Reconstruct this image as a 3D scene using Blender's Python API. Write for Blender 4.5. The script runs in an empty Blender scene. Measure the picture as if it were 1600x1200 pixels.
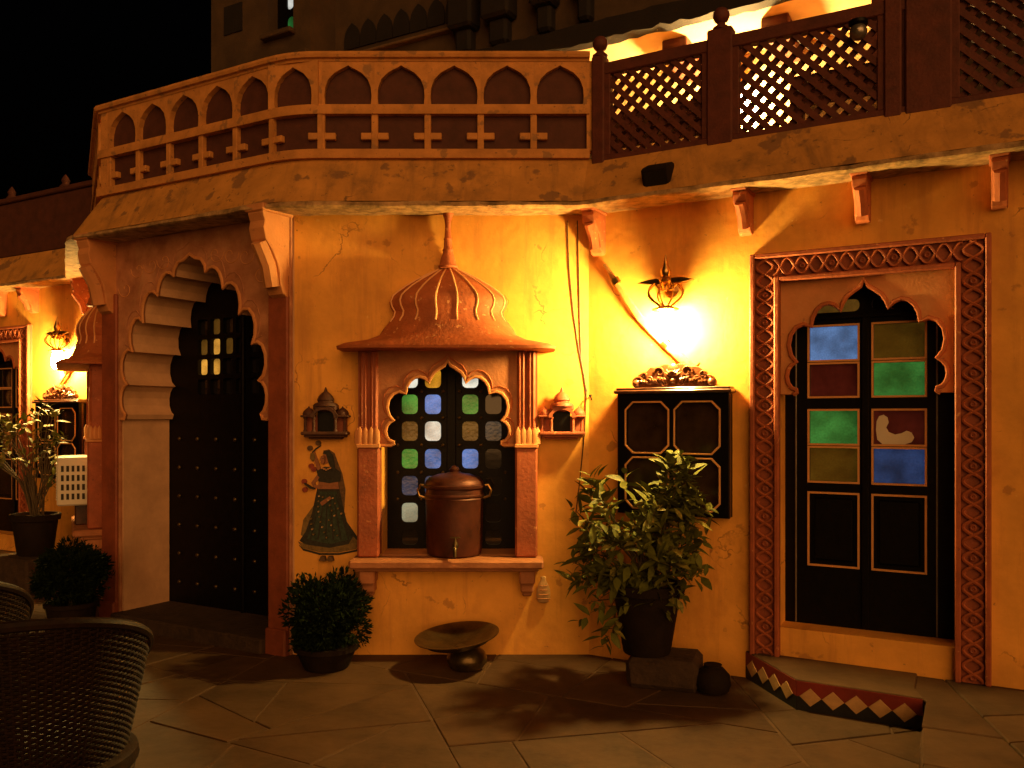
import bpy, bmesh, math, random
from mathutils import Vector, Matrix, Euler
R = math.radians
sc = bpy.context.scene
col = sc.collection
random.seed(7)

# ------------------------------------------------------------------ camera, sky, sun, exposure
FPX, HOR = 1340.0, 655.0                       # focal length and horizon row in photo pixels (1600 x 1200)
cam = bpy.data.cameras.new('camera'); camo = bpy.data.objects.new('camera', cam); col.objects.link(camo)
camo.location = (0, 0, 1.5); camo.rotation_euler = (R(90), 0, 0)
cam.sensor_width = 36; cam.lens = FPX / 1600 * 36; cam.shift_y = (HOR - 600) / 1600
cam.clip_start = 0.05; cam.clip_end = 500
sc.camera = camo
SUN_EL, SUN_AZ = 12, 12                        # courtyard fill: low, from behind the viewer's right shoulder
w = bpy.data.worlds.new('World'); sc.world = w; w.use_nodes = True
nt = w.node_tree; bg = nt.nodes['Background']
sky = nt.nodes.new('ShaderNodeTexSky'); sky.sky_type = 'NISHITA'; sky.sun_disc = False
sky.sun_elevation = R(-4); sky.sun_rotation = R(180 - SUN_AZ)
nt.links.new(sky.outputs[0], bg.inputs[0]); bg.inputs[1].default_value = 0.02
sl = bpy.data.lights.new('sun', 'SUN'); sl.energy = 2.0; sl.angle = R(60); sl.color = (1, .46, .14)
so = bpy.data.objects.new('sun', sl); col.objects.link(so)
so.rotation_euler = (R(90 - SUN_EL), 0, R(SUN_AZ))
so.location = (3, -4, 6)
vs = sc.view_settings; vs.view_transform = 'Standard'; vs.look = 'None'; vs.exposure = 0; vs.gamma = 1; vs.use_curve_mapping = False
LAMP = 1600.0                                   # radiance of the lit lamp globes

# ------------------------------------------------------------------ materials
def mat(name, c, rough=.7, metal=0, var=.25, scale=6, bump=.15, bscale=60, c2=None, stain=None, stain_amt=.5, stain_scale=2.2, coat=0, spec=.4, bdist=.01, chips=None, aged=None):
    m = bpy.data.materials.new(name); m.use_nodes = True
    n = m.node_tree.nodes; l = m.node_tree.links; b = n['Principled BSDF']
    b.inputs['Roughness'].default_value = rough; b.inputs['Metallic'].default_value = metal
    b.inputs['Specular IOR Level'].default_value = spec; b.inputs['Coat Weight'].default_value = coat
    tc = n.new('ShaderNodeTexCoord')
    oi = n.new('ShaderNodeObjectInfo'); va = n.new('ShaderNodeVectorMath'); va.operation = 'MULTIPLY_ADD'; va.inputs[1].default_value = (17, 23, 11)
    l.new(oi.outputs['Random'], va.inputs[0]); l.new(tc.outputs['Object'], va.inputs[2]); VEC = va.outputs[0]
    nz = n.new('ShaderNodeTexNoise'); nz.inputs['Scale'].default_value = scale; nz.inputs['Detail'].default_value = 8; nz.inputs['Roughness'].default_value = .62
    l.new(VEC, nz.inputs['Vector'])
    rp = n.new('ShaderNodeValToRGB'); rp.color_ramp.elements[0].position = .32; rp.color_ramp.elements[1].position = .68
    lo = tuple(x * (1 - var) for x in c) if c2 is None else c2
    rp.color_ramp.elements[0].color = (*lo, 1); rp.color_ramp.elements[1].color = (*[min(.95, x * (1 + var * .5)) for x in c], 1)
    l.new(nz.outputs['Fac'], rp.inputs['Fac']); out = rp.outputs['Color']
    if stain:
        n2 = n.new('ShaderNodeTexNoise'); n2.inputs['Scale'].default_value = stain_scale; n2.inputs['Detail'].default_value = 10; n2.inputs['Roughness'].default_value = .7
        mp = n.new('ShaderNodeMapping'); mp.inputs['Scale'].default_value = (1, .55, 1); mp.inputs['Location'].default_value = (3.1, 1.7, 0)
        l.new(VEC, mp.inputs['Vector']); l.new(mp.outputs[0], n2.inputs['Vector'])
        r2 = n.new('ShaderNodeValToRGB'); r2.color_ramp.elements[0].position = .52; r2.color_ramp.elements[1].position = .74
        r2.color_ramp.elements[1].color = (stain_amt, stain_amt, stain_amt, 1)
        l.new(n2.outputs['Fac'], r2.inputs['Fac'])
        mx = n.new('ShaderNodeMixRGB'); l.new(r2.outputs[0], mx.inputs[0]); l.new(out, mx.inputs[1]); mx.inputs[2].default_value = (*stain, 1); out = mx.outputs[0]
    if chips:
        for (cc, sc_c, lo_, am) in chips:
            n3 = n.new('ShaderNodeTexNoise'); n3.inputs['Scale'].default_value = sc_c; n3.inputs['Detail'].default_value = 5; n3.inputs['Roughness'].default_value = .55
            m3 = n.new('ShaderNodeMapping'); m3.inputs['Location'].default_value = (5.3, 2.2 + sc_c, 1.1); l.new(VEC, m3.inputs['Vector']); l.new(m3.outputs[0], n3.inputs['Vector'])
            r3 = n.new('ShaderNodeValToRGB'); r3.color_ramp.elements[0].position = lo_; r3.color_ramp.elements[1].position = lo_ + .035
            r3.color_ramp.elements[1].color = (am, am, am, 1); l.new(n3.outputs['Fac'], r3.inputs['Fac'])
            mx = n.new('ShaderNodeMixRGB'); l.new(r3.outputs[0], mx.inputs[0]); l.new(out, mx.inputs[1]); mx.inputs[2].default_value = (*cc, 1); out = mx.outputs[0]
    if aged:
        wn = n.new('ShaderNodeTexNoise'); wn.inputs['Scale'].default_value = 3; wn.inputs['Detail'].default_value = 6; l.new(VEC, wn.inputs['Vector'])
        wv = n.new('ShaderNodeVectorMath'); wv.operation = 'MULTIPLY_ADD'; wv.inputs[1].default_value = (.5, .5, .5); l.new(wn.outputs['Color'], wv.inputs[0]); l.new(VEC, wv.inputs[2])
        vo = n.new('ShaderNodeTexVoronoi'); vo.feature = 'DISTANCE_TO_EDGE'; vo.inputs['Scale'].default_value = 1.5; l.new(wv.outputs[0], vo.inputs['Vector'])
        c1 = n.new('ShaderNodeMapRange'); c1.inputs['From Min'].default_value = .002; c1.inputs['From Max'].default_value = .007; c1.inputs['To Min'].default_value = 1; c1.inputs['To Max'].default_value = 0; l.new(vo.outputs['Distance'], c1.inputs['Value'])
        mk = n.new('ShaderNodeMapRange'); mk.inputs['From Min'].default_value = .52; mk.inputs['From Max'].default_value = .6; mk.inputs['To Max'].default_value = .75; l.new(nz.outputs['Fac'], mk.inputs['Value'])
        cm = n.new('ShaderNodeMath'); cm.operation = 'MULTIPLY'; l.new(c1.outputs[0], cm.inputs[0]); l.new(mk.outputs[0], cm.inputs[1])
        mx = n.new('ShaderNodeMixRGB'); l.new(cm.outputs[0], mx.inputs[0]); l.new(out, mx.inputs[1]); mx.inputs[2].default_value = (*aged, 1); out = mx.outputs[0]
        dm = n.new('ShaderNodeMapping'); dm.inputs['Scale'].default_value = (7, .6, 1); l.new(VEC, dm.inputs['Vector'])
        dn = n.new('ShaderNodeTexNoise'); dn.inputs['Scale'].default_value = 1.6; dn.inputs['Detail'].default_value = 7; dn.inputs['Roughness'].default_value = .65; l.new(dm.outputs[0], dn.inputs['Vector'])
        dr = n.new('ShaderNodeMapRange'); dr.inputs['From Min'].default_value = .53; dr.inputs['From Max'].default_value = .75; dr.inputs['To Max'].default_value = .6; l.new(dn.outputs['Fac'], dr.inputs['Value'])
        mx = n.new('ShaderNodeMixRGB'); l.new(dr.outputs[0], mx.inputs[0]); l.new(out, mx.inputs[1]); mx.inputs[2].default_value = (*[x * 2 for x in aged], 1); out = mx.outputs[0]
    l.new(out, b.inputs['Base Color'])
    if bump:
        nb = n.new('ShaderNodeTexNoise'); nb.inputs['Scale'].default_value = bscale; nb.inputs['Detail'].default_value = 6
        l.new(tc.outputs['Object'], nb.inputs['Vector'])
        bp = n.new('ShaderNodeBump'); bp.inputs['Strength'].default_value = bump; bp.inputs['Distance'].default_value = bdist
        l.new(nb.outputs['Fac'], bp.inputs['Height']); l.new(bp.outputs[0], b.inputs['Normal'])
    return m
def glow(name, c, strength, base=(.05, .05, .05), rough=.2, tex=40):
    m = mat(name, base, rough, var=.1, bump=.3, bscale=tex, spec=.6)
    n = m.node_tree.nodes; l = m.node_tree.links; b = n['Principled BSDF']
    if tex:
        tc = n.new('ShaderNodeTexCoord'); nz = n.new('ShaderNodeTexNoise'); nz.inputs['Scale'].default_value = tex * 4; nz.inputs['Detail'].default_value = 4
        l.new(tc.outputs['Object'], nz.inputs['Vector'])
        mr = n.new('ShaderNodeMapRange'); mr.inputs['From Min'].default_value = .3; mr.inputs['From Max'].default_value = .7
        mr.inputs['To Min'].default_value = strength * .75; mr.inputs['To Max'].default_value = strength * 1.15
        n4 = n.new('ShaderNodeTexNoise'); n4.inputs['Scale'].default_value = 7; n4.inputs['Detail'].default_value = 2
        o4 = n.new('ShaderNodeObjectInfo'); v4 = n.new('ShaderNodeVectorMath'); v4.operation = 'MULTIPLY_ADD'; v4.inputs[1].default_value = (9, 31, 5); l.new(o4.outputs['Random'], v4.inputs[0]); l.new(tc.outputs['Object'], v4.inputs[2]); l.new(v4.outputs[0], n4.inputs['Vector'])
        m4 = n.new('ShaderNodeMapRange'); m4.inputs['From Min'].default_value = .3; m4.inputs['From Max'].default_value = .7; m4.inputs['To Min'].default_value = .4; m4.inputs['To Max'].default_value = 1.3; l.new(n4.outputs['Fac'], m4.inputs['Value'])
        mm = n.new('ShaderNodeMath'); mm.operation = 'MULTIPLY'; l.new(mr.outputs[0], mm.inputs[0]); l.new(m4.outputs[0], mm.inputs[1])
        l.new(nz.outputs['Fac'], mr.inputs['Value']); l.new(mm.outputs[0], b.inputs['Emission Strength'])
    else: b.inputs['Emission Strength'].default_value = strength
    b.inputs['Emission Color'].default_value = (*c, 1)
    return m
M = dict(
 ochre=mat('ochre_plaster', (.78, .365, .055), .75, aged=(.20, .075, .018), var=.26, scale=2.2, bump=.3, bscale=16, stain=(.46, .17, .03), stain_amt=.8, bdist=.012, chips=[((.30, .12, .03), 7, .655, .55), ((.80, .52, .16), 12, .70, .6), ((.22, .10, .04), 30, .70, .6)]),
 fascia=mat('weathered_fascia_plaster', (.54, .25, .05), .8, aged=(.07, .038, .016), chips=[((.2, .10, .04), 5, .60, .8), ((.08, .05, .025), 22, .66, .6)], var=.25, scale=5, bump=.4, bscale=40, stain=(.12, .07, .03), stain_amt=.8, stain_scale=3.5),
 lip=mat('mossy_eave_edge', (.42, .25, .1), .9, var=.6, scale=14, bump=.6, bscale=50, stain=(.06, .045, .02), stain_amt=.9, stain_scale=6),
 parapet=mat('parapet_plaster', (.54, .235, .055), .8, chips=[((.22, .12, .05), 9, .60, .7), ((.12, .07, .03), 35, .66, .7)], var=.25, scale=8, bump=.3, bscale=50, stain=(.2, .1, .03), stain_amt=.7, stain_scale=4),
 panel=mat('maroon_panel', (.075, .021, .011), .8, var=.3, scale=10, bump=.2),
 terra=mat('terracotta_paint', (.43, .115, .033), .7, var=.35, scale=7, bump=.35, bscale=45, chips=[((.66, .32, .13), 26, .64, .75), ((.16, .05, .02), 40, .66, .7)], stain=(.25, .06, .02), stain_amt=.6, stain_scale=5),
 strand=mat('strand_paint', (.36, .095, .035), .6, var=.2),
 brick=mat('brick_red_paint', (.33, .08, .028), .6, var=.3, scale=7, bump=.3, bscale=45, chips=[((.55, .24, .09), 24, .65, .7), ((.1, .03, .015), 38, .66, .7)]),
 umber=mat('umber_plaster', (.40, .155, .06), .7, var=.25, scale=7, bump=.3, bscale=45, stain=(.25, .08, .03), stain_amt=.6, stain_scale=5),
 shaded=mat('shaded_terracotta', (.075, .026, .013), .7, var=.4, scale=12, bump=.3),  # terracotta with shade put into its colour, for the left shrine
 rib=mat('peach_line_paint', (.78, .40, .16), .6, var=.15),
 maroon=mat('maroon_trim_paint', (.27, .065, .025), .6, var=.25, scale=9, bump=.25, stain=(.1, .03, .015), stain_amt=.6, stain_scale=5),
 pink=mat('faded_pink_plaster', (.48, .21, .10), .75, var=.22, scale=6, bump=.25, c2=(.27, .10, .045), stain=(.5, .29, .13), stain_amt=.45, stain_scale=9),
 peach=mat('peach_plaster', (.58, .24, .08), .7, var=.2, scale=5, bump=.2, stain=(.7, .38, .16), stain_amt=.5, stain_scale=7, chips=[((.3, .12, .05), 24, .66, .6)]),
 reveal=mat('pale_lime_plaster', (.62, .36, .19), .75, var=.2, scale=5, bump=.2, stain=(.4, .2, .1), stain_amt=.5),
 blackwood=mat('black_lacquered_wood', (.0038, .003, .0026), .42, var=.4, scale=20, bump=.1, spec=.12),
 brownwood=mat('dark_brown_wood', (.055, .018, .008), .35, var=.5, scale=18, bump=.2, coat=.3),
 carved=mat('carved_polished_wood', (.16, .05, .018), .33, var=.4, scale=25, bump=.2, coat=.4),
 redwood=mat('red_painted_wood', (.10, .022, .011), .7, var=.35, scale=12, bump=.3, bscale=70),
 gold=mat('gold_line_paint', (.62, .30, .10), .45, var=.15, spec=.5),
 brass=mat('old_brass', (.55, .33, .1), .28, 1, var=.35, scale=14, bump=.1),
 darkbrass=mat('blackened_brass', (.11, .075, .03), .34, .8, var=.5, scale=12, bump=.15),
 copper=mat('dull_copper', (.085, .022, .011), .5, .4, var=.5, scale=9, bump=.2, bscale=25, stain=(.09, .03, .015), stain_amt=.7, stain_scale=5),  # copper tone lowered to imitate the shade of the window recess
 cabglass=mat('brown_cabinet_glass', (.035, .018, .01), .25, var=.5, scale=8, bump=.05, bscale=8, spec=.4),
 handrail=mat('weathered_handrail', (.13, .075, .035), .8, var=.3, scale=9),
 leather=mat('tan_leather', (.55, .27, .07), .5, var=.4, scale=30),
 glassdark=mat('dark_glass', (.012, .010, .009), .08, var=.2, bump=.04, bscale=8, spec=.6),
 leaf=mat('plant_leaf', (.115, .125, .02), .6, var=.45, scale=9, bump=.1, spec=.12),
 leaf2=mat('plant_leaf_variegated', (.24, .19, .035), .5, var=.4, scale=25, bump=.1, c2=(.06, .08, .016), spec=.15),
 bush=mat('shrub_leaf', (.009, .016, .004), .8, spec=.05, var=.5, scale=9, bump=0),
 stem=mat('plant_stem', (.08, .055, .025), .8, var=.3),
 pot=mat('dark_clay_pot', (.014, .008, .005), .8, spec=.15, var=.4, scale=10, bump=.3),
 stone=mat('rough_stone', (.05, .028, .015), .9, var=.4, scale=9, bump=.7, bscale=25, bdist=.02),
 flag=mat('flagstone', (.098, .052, .023), .75, spec=.2, var=.35, scale=3.2, bump=.4, bscale=18, stain=(.045, .022, .0095), stain_amt=.7, stain_scale=3),
 flag2=mat('flagstone_dark', (.082, .042, .0185), .75, spec=.2, var=.35, scale=2.6, bump=.4, bscale=18, stain=(.04, .02, .009), stain_amt=.7, stain_scale=4),
 flag3=mat('flagstone_grey', (.09, .051, .025), .72, spec=.2, var=.35, scale=4.2, bump=.4, bscale=18, stain=(.042, .023, .011), stain_amt=.7, stain_scale=3),
 earth=mat('joint_mortar', (.115, .062, .03), .9, var=.3, scale=20, bump=.5),
 cane=mat('dark_cane', (.016, .007, .0035), .6, spec=.2, var=.5, scale=30, bump=.2),
 white=mat('white_plastic', (.62, .56, .44), .45, var=.06, bump=.05),
 slot=mat('vent_slot_dark', (.03, .026, .02), .8, var=.2),
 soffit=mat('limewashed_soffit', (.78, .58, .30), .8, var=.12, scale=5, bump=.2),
 upper=mat('shade_dimmed_plaster', (.062, .036, .016), .85, var=.35, scale=3, bump=.3, stain=(.03, .02, .01), stain_amt=.7),  # dark colour keeps the upper storey dim, in place of weaker light
 upperdark=mat('shade_dimmed_wood', (.008, .005, .0035), .85, var=.4, scale=5, bump=.3),  # same dimming put into the colour of the upper woodwork
 wire=mat('cable_rubber', (.05, .025, .01), .6, var=.1),
 black=mat('black_step_paint', (.012, .012, .011), .6, var=.4, scale=12),
 red=mat('red_step_paint', (.20, .022, .012), .55, var=.3, scale=12),
 cream=mat('cream_step_paint', (.55, .33, .13), .65, var=.3, scale=14),
 steel=mat('dull_steel', (.3, .27, .22), .35, .8, var=.3),
 lamp=glow('lamp_globe', (1, .63, .17), LAMP, (.8, .7, .5), .3, 0),
 lampfar=glow('lamp_globe_small', (1, .60, .19), LAMP * 2.4, (.8, .7, .5), .3, 0),
 inky=mat('mural_ink', (.03, .028, .02), .8, var=.5, scale=60, bump=0),
 mskin=mat('mural_skin', (.30, .12, .05), .8, var=.3, scale=60, bump=0),
 mgreen=mat('mural_green', (.035, .055, .035), .8, var=.6, scale=55, bump=0),
 molive=mat('mural_olive', (.19, .12, .035), .8, var=.4, scale=50, bump=0),
 mred=mat('mural_red', (.30, .055, .03), .8, var=.4, scale=50, bump=0),
 mveil=mat('mural_veil', (.13, .07, .03), .8, var=.5, scale=50, bump=0),
)
G = dict(
 white=glow('pane_white', (.95, .92, .74), .85, (.3, .28, .22)), dimwhite=glow('pane_dim_white', (.8, .8, .5), .28, (.12, .12, .08)),
 orange=glow('pane_orange', (1, .42, .02), .8, (.2, .09, .01)), green=glow('pane_green', (.10, .42, .05), .5, (.03, .1, .02)),
 blue=glow('pane_blue', (.14, .28, .72), .62, (.03, .06, .18)), brown=glow('pane_brown', (.35, .16, .02), .22, (.06, .03, .005)),
 grey=glow('pane_grey', (.4, .38, .3), .09, (.05, .05, .045)), dimblue=glow('pane_dim_blue', (.2, .25, .45), .14, (.02, .03, .06)),
 dark=M['glassdark'],
 dblue=glow('door_pane_blue', (.18, .35, .74), .55, (.04, .07, .2), tex=30), dnavy=glow('door_pane_navy', (.05, .10, .30), .28, (.02, .04, .12), tex=22),
 dgreen=glow('door_pane_green', (.06, .27, .045), .48, (.03, .13, .03), tex=22), dolive=glow('door_pane_olive', (.20, .10, .008), .22, (.07, .04, .006), tex=22),
 dred=glow('door_pane_red', (.10, .012, .006), .25, (.06, .012, .008), tex=10),
 amber=glow('amber_glimmer_pane', (1, .46, .06), .75, (.2, .12, .02), tex=30),  # glow stands in for a golden glimmer on the dark door
 farwhite=glow('far_pane_white', (.85, .9, .85), .55, (.2, .2, .2)), fargreen=glow('far_pane_green', (.03, .3, .06), .35, (.02, .08, .02)),
)

# ------------------------------------------------------------------ helpers
WM = {}
I4 = Matrix.Identity(4)
def link(name, data, mw=I4, parent=None):
    o = bpy.data.objects.new(name, data); col.objects.link(o)
    WM[o] = mw.copy()
    if parent is not None:
        o.parent = parent; o.matrix_basis = WM[parent].inverted() @ mw
    else: o.matrix_basis = mw
    return o
def tag(o, label, cat, group=None, kind=None):
    o['label'] = label; o['category'] = cat
    if group: o['group'] = group
    if kind: o['kind'] = kind
    return o
def empty(name, mw, label, cat, group=None):
    o = link(name, None, mw); o.empty_display_size = .1
    return tag(o, label, cat, group)
def rel(loc=(0, 0, 0), rz=0): return Matrix.Translation(loc) @ Matrix.Rotation(rz, 4, 'Z')

class MB:
    def __init__(s): s.v = []; s.f = []
    def add(s, vs, fs):
        k = len(s.v); s.v += [tuple(p) for p in vs]; s.f += [tuple(i + k for i in q) for q in fs]; return s
    def box(s, x0, x1, y0, y1, z0, z1, ch=0):
        if ch <= 0:
            return s.add([(x0,y0,z0),(x1,y0,z0),(x1,y1,z0),(x0,y1,z0),(x0,y0,z1),(x1,y0,z1),(x1,y1,z1),(x0,y1,z1)],
                     [(0,3,2,1),(4,5,6,7),(0,1,5,4),(1,2,6,5),(2,3,7,6),(3,0,4,7)])
        bm = bmesh.new(); bmesh.ops.create_cube(bm, size=1)
        for q in bm.verts: q.co = ((x0+x1)/2 + q.co.x*(x1-x0), (y0+y1)/2 + q.co.y*(y1-y0), (z0+z1)/2 + q.co.z*(z1-z0))
        bmesh.ops.bevel(bm, geom=bm.edges[:], offset=ch, segments=1, affect='EDGES', profile=.5)
        bm.verts.index_update()
        s.add([q.co[:] for q in bm.verts], [[q.index for q in fc.verts] for fc in bm.faces]); bm.free(); return s
    def tube(s, pts, r, n=6, cap=True, flat=1.0):
        pts = [Vector(p) for p in pts]; rs = r if isinstance(r, (list, tuple)) else [r] * len(pts)
        vs = []; up = None
        for i, p in enumerate(pts):
            t = (pts[min(i+1, len(pts)-1)] - pts[max(i-1, 0)]).normalized()
            if up is None: up = Vector((0, 0, 1)) if abs(t.z) < .9 else Vector((1, 0, 0))
            a = t.cross(up).normalized(); b = a.cross(t).normalized(); up = b
            for k in range(n):
                q = 2 * math.pi * k / n
                vs.append(p + (a * math.cos(q) + b * math.sin(q) * flat) * rs[i])
        fs = []
        for i in range(len(pts) - 1):
            for k in range(n): fs.append((i*n+k, i*n+(k+1)%n, (i+1)*n+(k+1)%n, (i+1)*n+k))
        if cap: fs.append(tuple(range(n))[::-1]); fs.append(tuple((len(pts)-1)*n + k for k in range(n)))
        return s.add(vs, fs)
    def lathe(s, prof, n=20, c=(0, 0, 0), up='z', a0=0, a1=2*math.pi, ex=1, ey=1):
        full = abs(a1 - a0 - 2*math.pi) < 1e-4; m = n if full else n + 1
        vs = []
        for r, h in prof:
            for k in range(m):
                a = a0 + (a1 - a0) * k / n; x, y = r*math.cos(a)*ex, r*math.sin(a)*ey
                vs.append((c[0]+x, c[1]+y, c[2]+h) if up == 'z' else (c[0]+x, c[1]+h, c[2]+y))
        fs = []
        for i in range(len(prof) - 1):
            for k in range(n):
                q = (i*m+k, i*m+(k+1)%m, (i+1)*m+(k+1)%m, (i+1)*m+k); fs.append(q if up == 'z' else q[::-1])
        fs.append(tuple(range(m))[::-1] if up == 'z' else tuple(range(m))); top = tuple((len(prof)-1)*m+k for k in range(m)); fs.append(top if up == 'z' else top[::-1])
        return s.add(vs, fs)
    def ball(s, c, r, n=10, sx=1, sy=1, sz=1):
        vs = []; fs = []; h = n // 2 + 1
        for i in range(h + 1):
            a = math.pi * i / h
            for k in range(n):
                b = 2*math.pi*k/n; vs.append((c[0]+r*sx*math.sin(a)*math.cos(b), c[1]+r*sy*math.sin(a)*math.sin(b), c[2]+r*sz*math.cos(a)))
        for i in range(h):
            for k in range(n): fs.append((i*n+k, (i+1)*n+k, (i+1)*n+(k+1)%n, i*n+(k+1)%n))
        return s.add(vs, fs)
    def prism(s, poly, z0, z1, ch=0):
        n = len(poly)
        if ch:
            c = Vector((sum(p[0] for p in poly)/n, sum(p[1] for p in poly)/n))
            top = [tuple(Vector(p[:2]) + (c - Vector(p[:2])).normalized() * ch * 1.3) for p in poly]
            vs = [(*p[:2], z0) for p in poly] + [(*p[:2], z1 - ch) for p in poly] + [(*p, z1) for p in top]; L = 3
        else: vs = [(*p[:2], z0) for p in poly] + [(*p[:2], z1) for p in poly]; L = 2
        fs = [tuple(range(n))[::-1], tuple((L-1)*n + k for k in range(n))]
        for j in range(L - 1):
            for k in range(n): fs.append((j*n+k, j*n+(k+1)%n, (j+1)*n+(k+1)%n, (j+1)*n+k))
        return s.add(vs, fs)
    def mesh(s, name, m, smooth=True, ang=35):
        me = bpy.data.meshes.new(name); me.from_pydata(s.v, [], s.f); me.validate(); me.update()
        bm = bmesh.new(); bm.from_mesh(me); bmesh.ops.recalc_face_normals(bm, faces=bm.faces[:]); bm.to_mesh(me); bm.free()
        if smooth:
            me.polygons.foreach_set('use_smooth', [True] * len(me.polygons)); me.set_sharp_from_angle(angle=R(ang))
        me.materials.append(m if not isinstance(m, str) else M[m]); return me
    def build(s, name, m, mw=I4, parent=None, **k): return link(name, s.mesh(name, m, **k), mw, parent)

def plate_mesh(name, outer, holes, z0, z1, m, bev=0):
    cu = bpy.data.curves.new(name, 'CURVE'); cu.dimensions = '2D'; cu.fill_mode = 'BOTH'
    for poly in [outer] + list(holes):
        sp = cu.splines.new('POLY'); sp.points.add(len(poly) - 1); sp.use_cyclic_u = True
        for i, p in enumerate(poly): sp.points[i].co = (p[0], p[1], 0, 1)
    cu.extrude = max(.0005, (z1 - z0) / 2 - bev)
    if bev: cu.bevel_depth = bev; cu.bevel_resolution = 1; cu.offset = -bev
    o = bpy.data.objects.new(name, cu); me = bpy.data.meshes.new_from_object(o)
    bpy.data.objects.remove(o); bpy.data.curves.remove(cu)
    me.transform(Matrix.Translation((0, 0, (z0 + z1) / 2))); me.name = name
    me.polygons.foreach_set('use_smooth', [False] * len(me.polygons))
    me.materials.clear(); me.materials.append(M[m] if isinstance(m, str) else m); return me
def plate(name, outer, holes, z0, z1, m, mw=I4, parent=None, bev=0): return link(name, plate_mesh(name, outer, holes, z0, z1, m, bev), mw, parent)
def rect(x0, x1, y0, y1): return [(x0, y0), (x1, y0), (x1, y1), (x0, y1)]
def rrect(cx, cy, w, h, c, n=3):
    p = []
    for sx, sy, a in ((1, 1, 0), (-1, 1, 90), (-1, -1, 180), (1, -1, 270)):
        for k in range(n + 1):
            q = R(a + 90 * k / n); p.append((cx + sx*(w/2-c) + c*math.cos(q), cy + sy*(h/2-c) + c*math.sin(q)))
    return p
def arc3(a, b, c, n=6):
    (ax, ay), (bx, by), (cx, cy) = a, b, c
    d = 2*(ax*(by-cy)+bx*(cy-ay)+cx*(ay-by))
    if abs(d) < 1e-9: return [a, b, c]
    ux = ((ax*ax+ay*ay)*(by-cy)+(bx*bx+by*by)*(cy-ay)+(cx*cx+cy*cy)*(ay-by))/d
    uy = ((ax*ax+ay*ay)*(cx-bx)+(bx*bx+by*by)*(ax-cx)+(cx*cx+cy*cy)*(bx-ax))/d
    r = math.hypot(ax-ux, ay-uy); t0 = math.atan2(ay-uy, ax-ux); t1 = math.atan2(by-uy, bx-ux); t2 = math.atan2(cy-uy, cx-ux)
    def nrm(x): return (x + 2*math.pi) % (2*math.pi)
    if nrm(t1 - t0) <= nrm(t2 - t0): sp = nrm(t2 - t0)
    else: sp = -nrm(t0 - t2)
    return [(ux + r*math.cos(t0 + sp*i/n), uy + r*math.sin(t0 + sp*i/n)) for i in range(n + 1)]
# right half of a many-foiled arch: half width 1 at the foot, rise 1 at the tip
def cusped(cx, y0, hw, rise, foils=4):
    if foils == 4:
        C_ = [(.80, .04), (.80, .29), (.62, .61), (.27, .74)]; B_ = [(.92, .165), (.89, .50), (.51, .79)]; last = [(.25, .80), (.20, .86), (.11, .91), (.045, .94), (0, 1.0)]; foot = [(1, 0), (.84, 0), (.795, .02)]
    else:
        C_ = [(.93, .03), (.90, .22), (.82, .43), (.66, .61), (.45, .77), (.22, .88)]; B_ = [(1.0, .12), (.99, .33), (.86, .54), (.66, .72), (.40, .87)]; last = [(.21, .92), (.16, .96), (.08, .97), (0, 1.0)]; foot = [(1, 0), (.95, 0)]
    h = list(foot)
    for i in range(len(B_)): h += arc3(C_[i], B_[i], C_[i+1])[(0 if i == 0 else 1):]
    h += last
    right = [(cx + x*hw, y0 + y*rise) for x, y in h]; left = [(2*cx - x, y) for x, y in right[:-1]]
    return right + left[::-1]                   # from right foot over the tip to left foot

# ------------------------------------------------------------------ wall frames: local x along wall, y up, z outward
TH = R(29.5); YB = 1.5 * FPX / 367
Wc = ((460 - 800) / FPX * YB, YB); Vc = ((920 - 800) / FPX * YB, YB)
LA, LB = 1.89, Vc[0] - Wc[0]
def frame(o, a, mir=1):
    ux = Vector((math.cos(a), -math.sin(a), 0)) * mir; n = Vector((-math.sin(a), -math.cos(a), 0)); u = Vector((0, 0, 1))
    m = Matrix.Identity(4)
    for i in range(3): m[i][0] = ux[i]; m[i][1] = u[i]; m[i][2] = n[i]
    m[0][3], m[1][3] = o; return m
FB = frame((0, YB), 0); FA = frame(Wc, TH); FC = frame(Vc, TH)
Ac = (Wc[0] - math.cos(TH) * LA, Wc[1] + math.sin(TH) * LA)
TD = R(62.5); FD = frame(Ac, TD)
Dc = (Ac[0] - math.cos(TD) * LB, Ac[1] + math.sin(TD) * LB)
FE = frame(Dc, TH, -1); FE2 = FE @ Matrix.Translation((-.09, 0, 0))
def P(F, u, v, d=0):                            # photo pixel -> (along, up) on the wall plane set d proud
    o = F @ Vector((0, 0, d)); x = F.col[0]; k = (u - 800) / FPX
    s = (k*o.y - o.x) / (x[0] - k*x[1]); Y = o.y + s*x[1]
    return s, 1.5 - (v - HOR) / FPX * Y
def gp(u, v, z=0):                              # photo pixel -> point at height z
    Y = (1.5 - z) * FPX / (v - HOR); return ((u - 800) / FPX * Y, Y)

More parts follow.
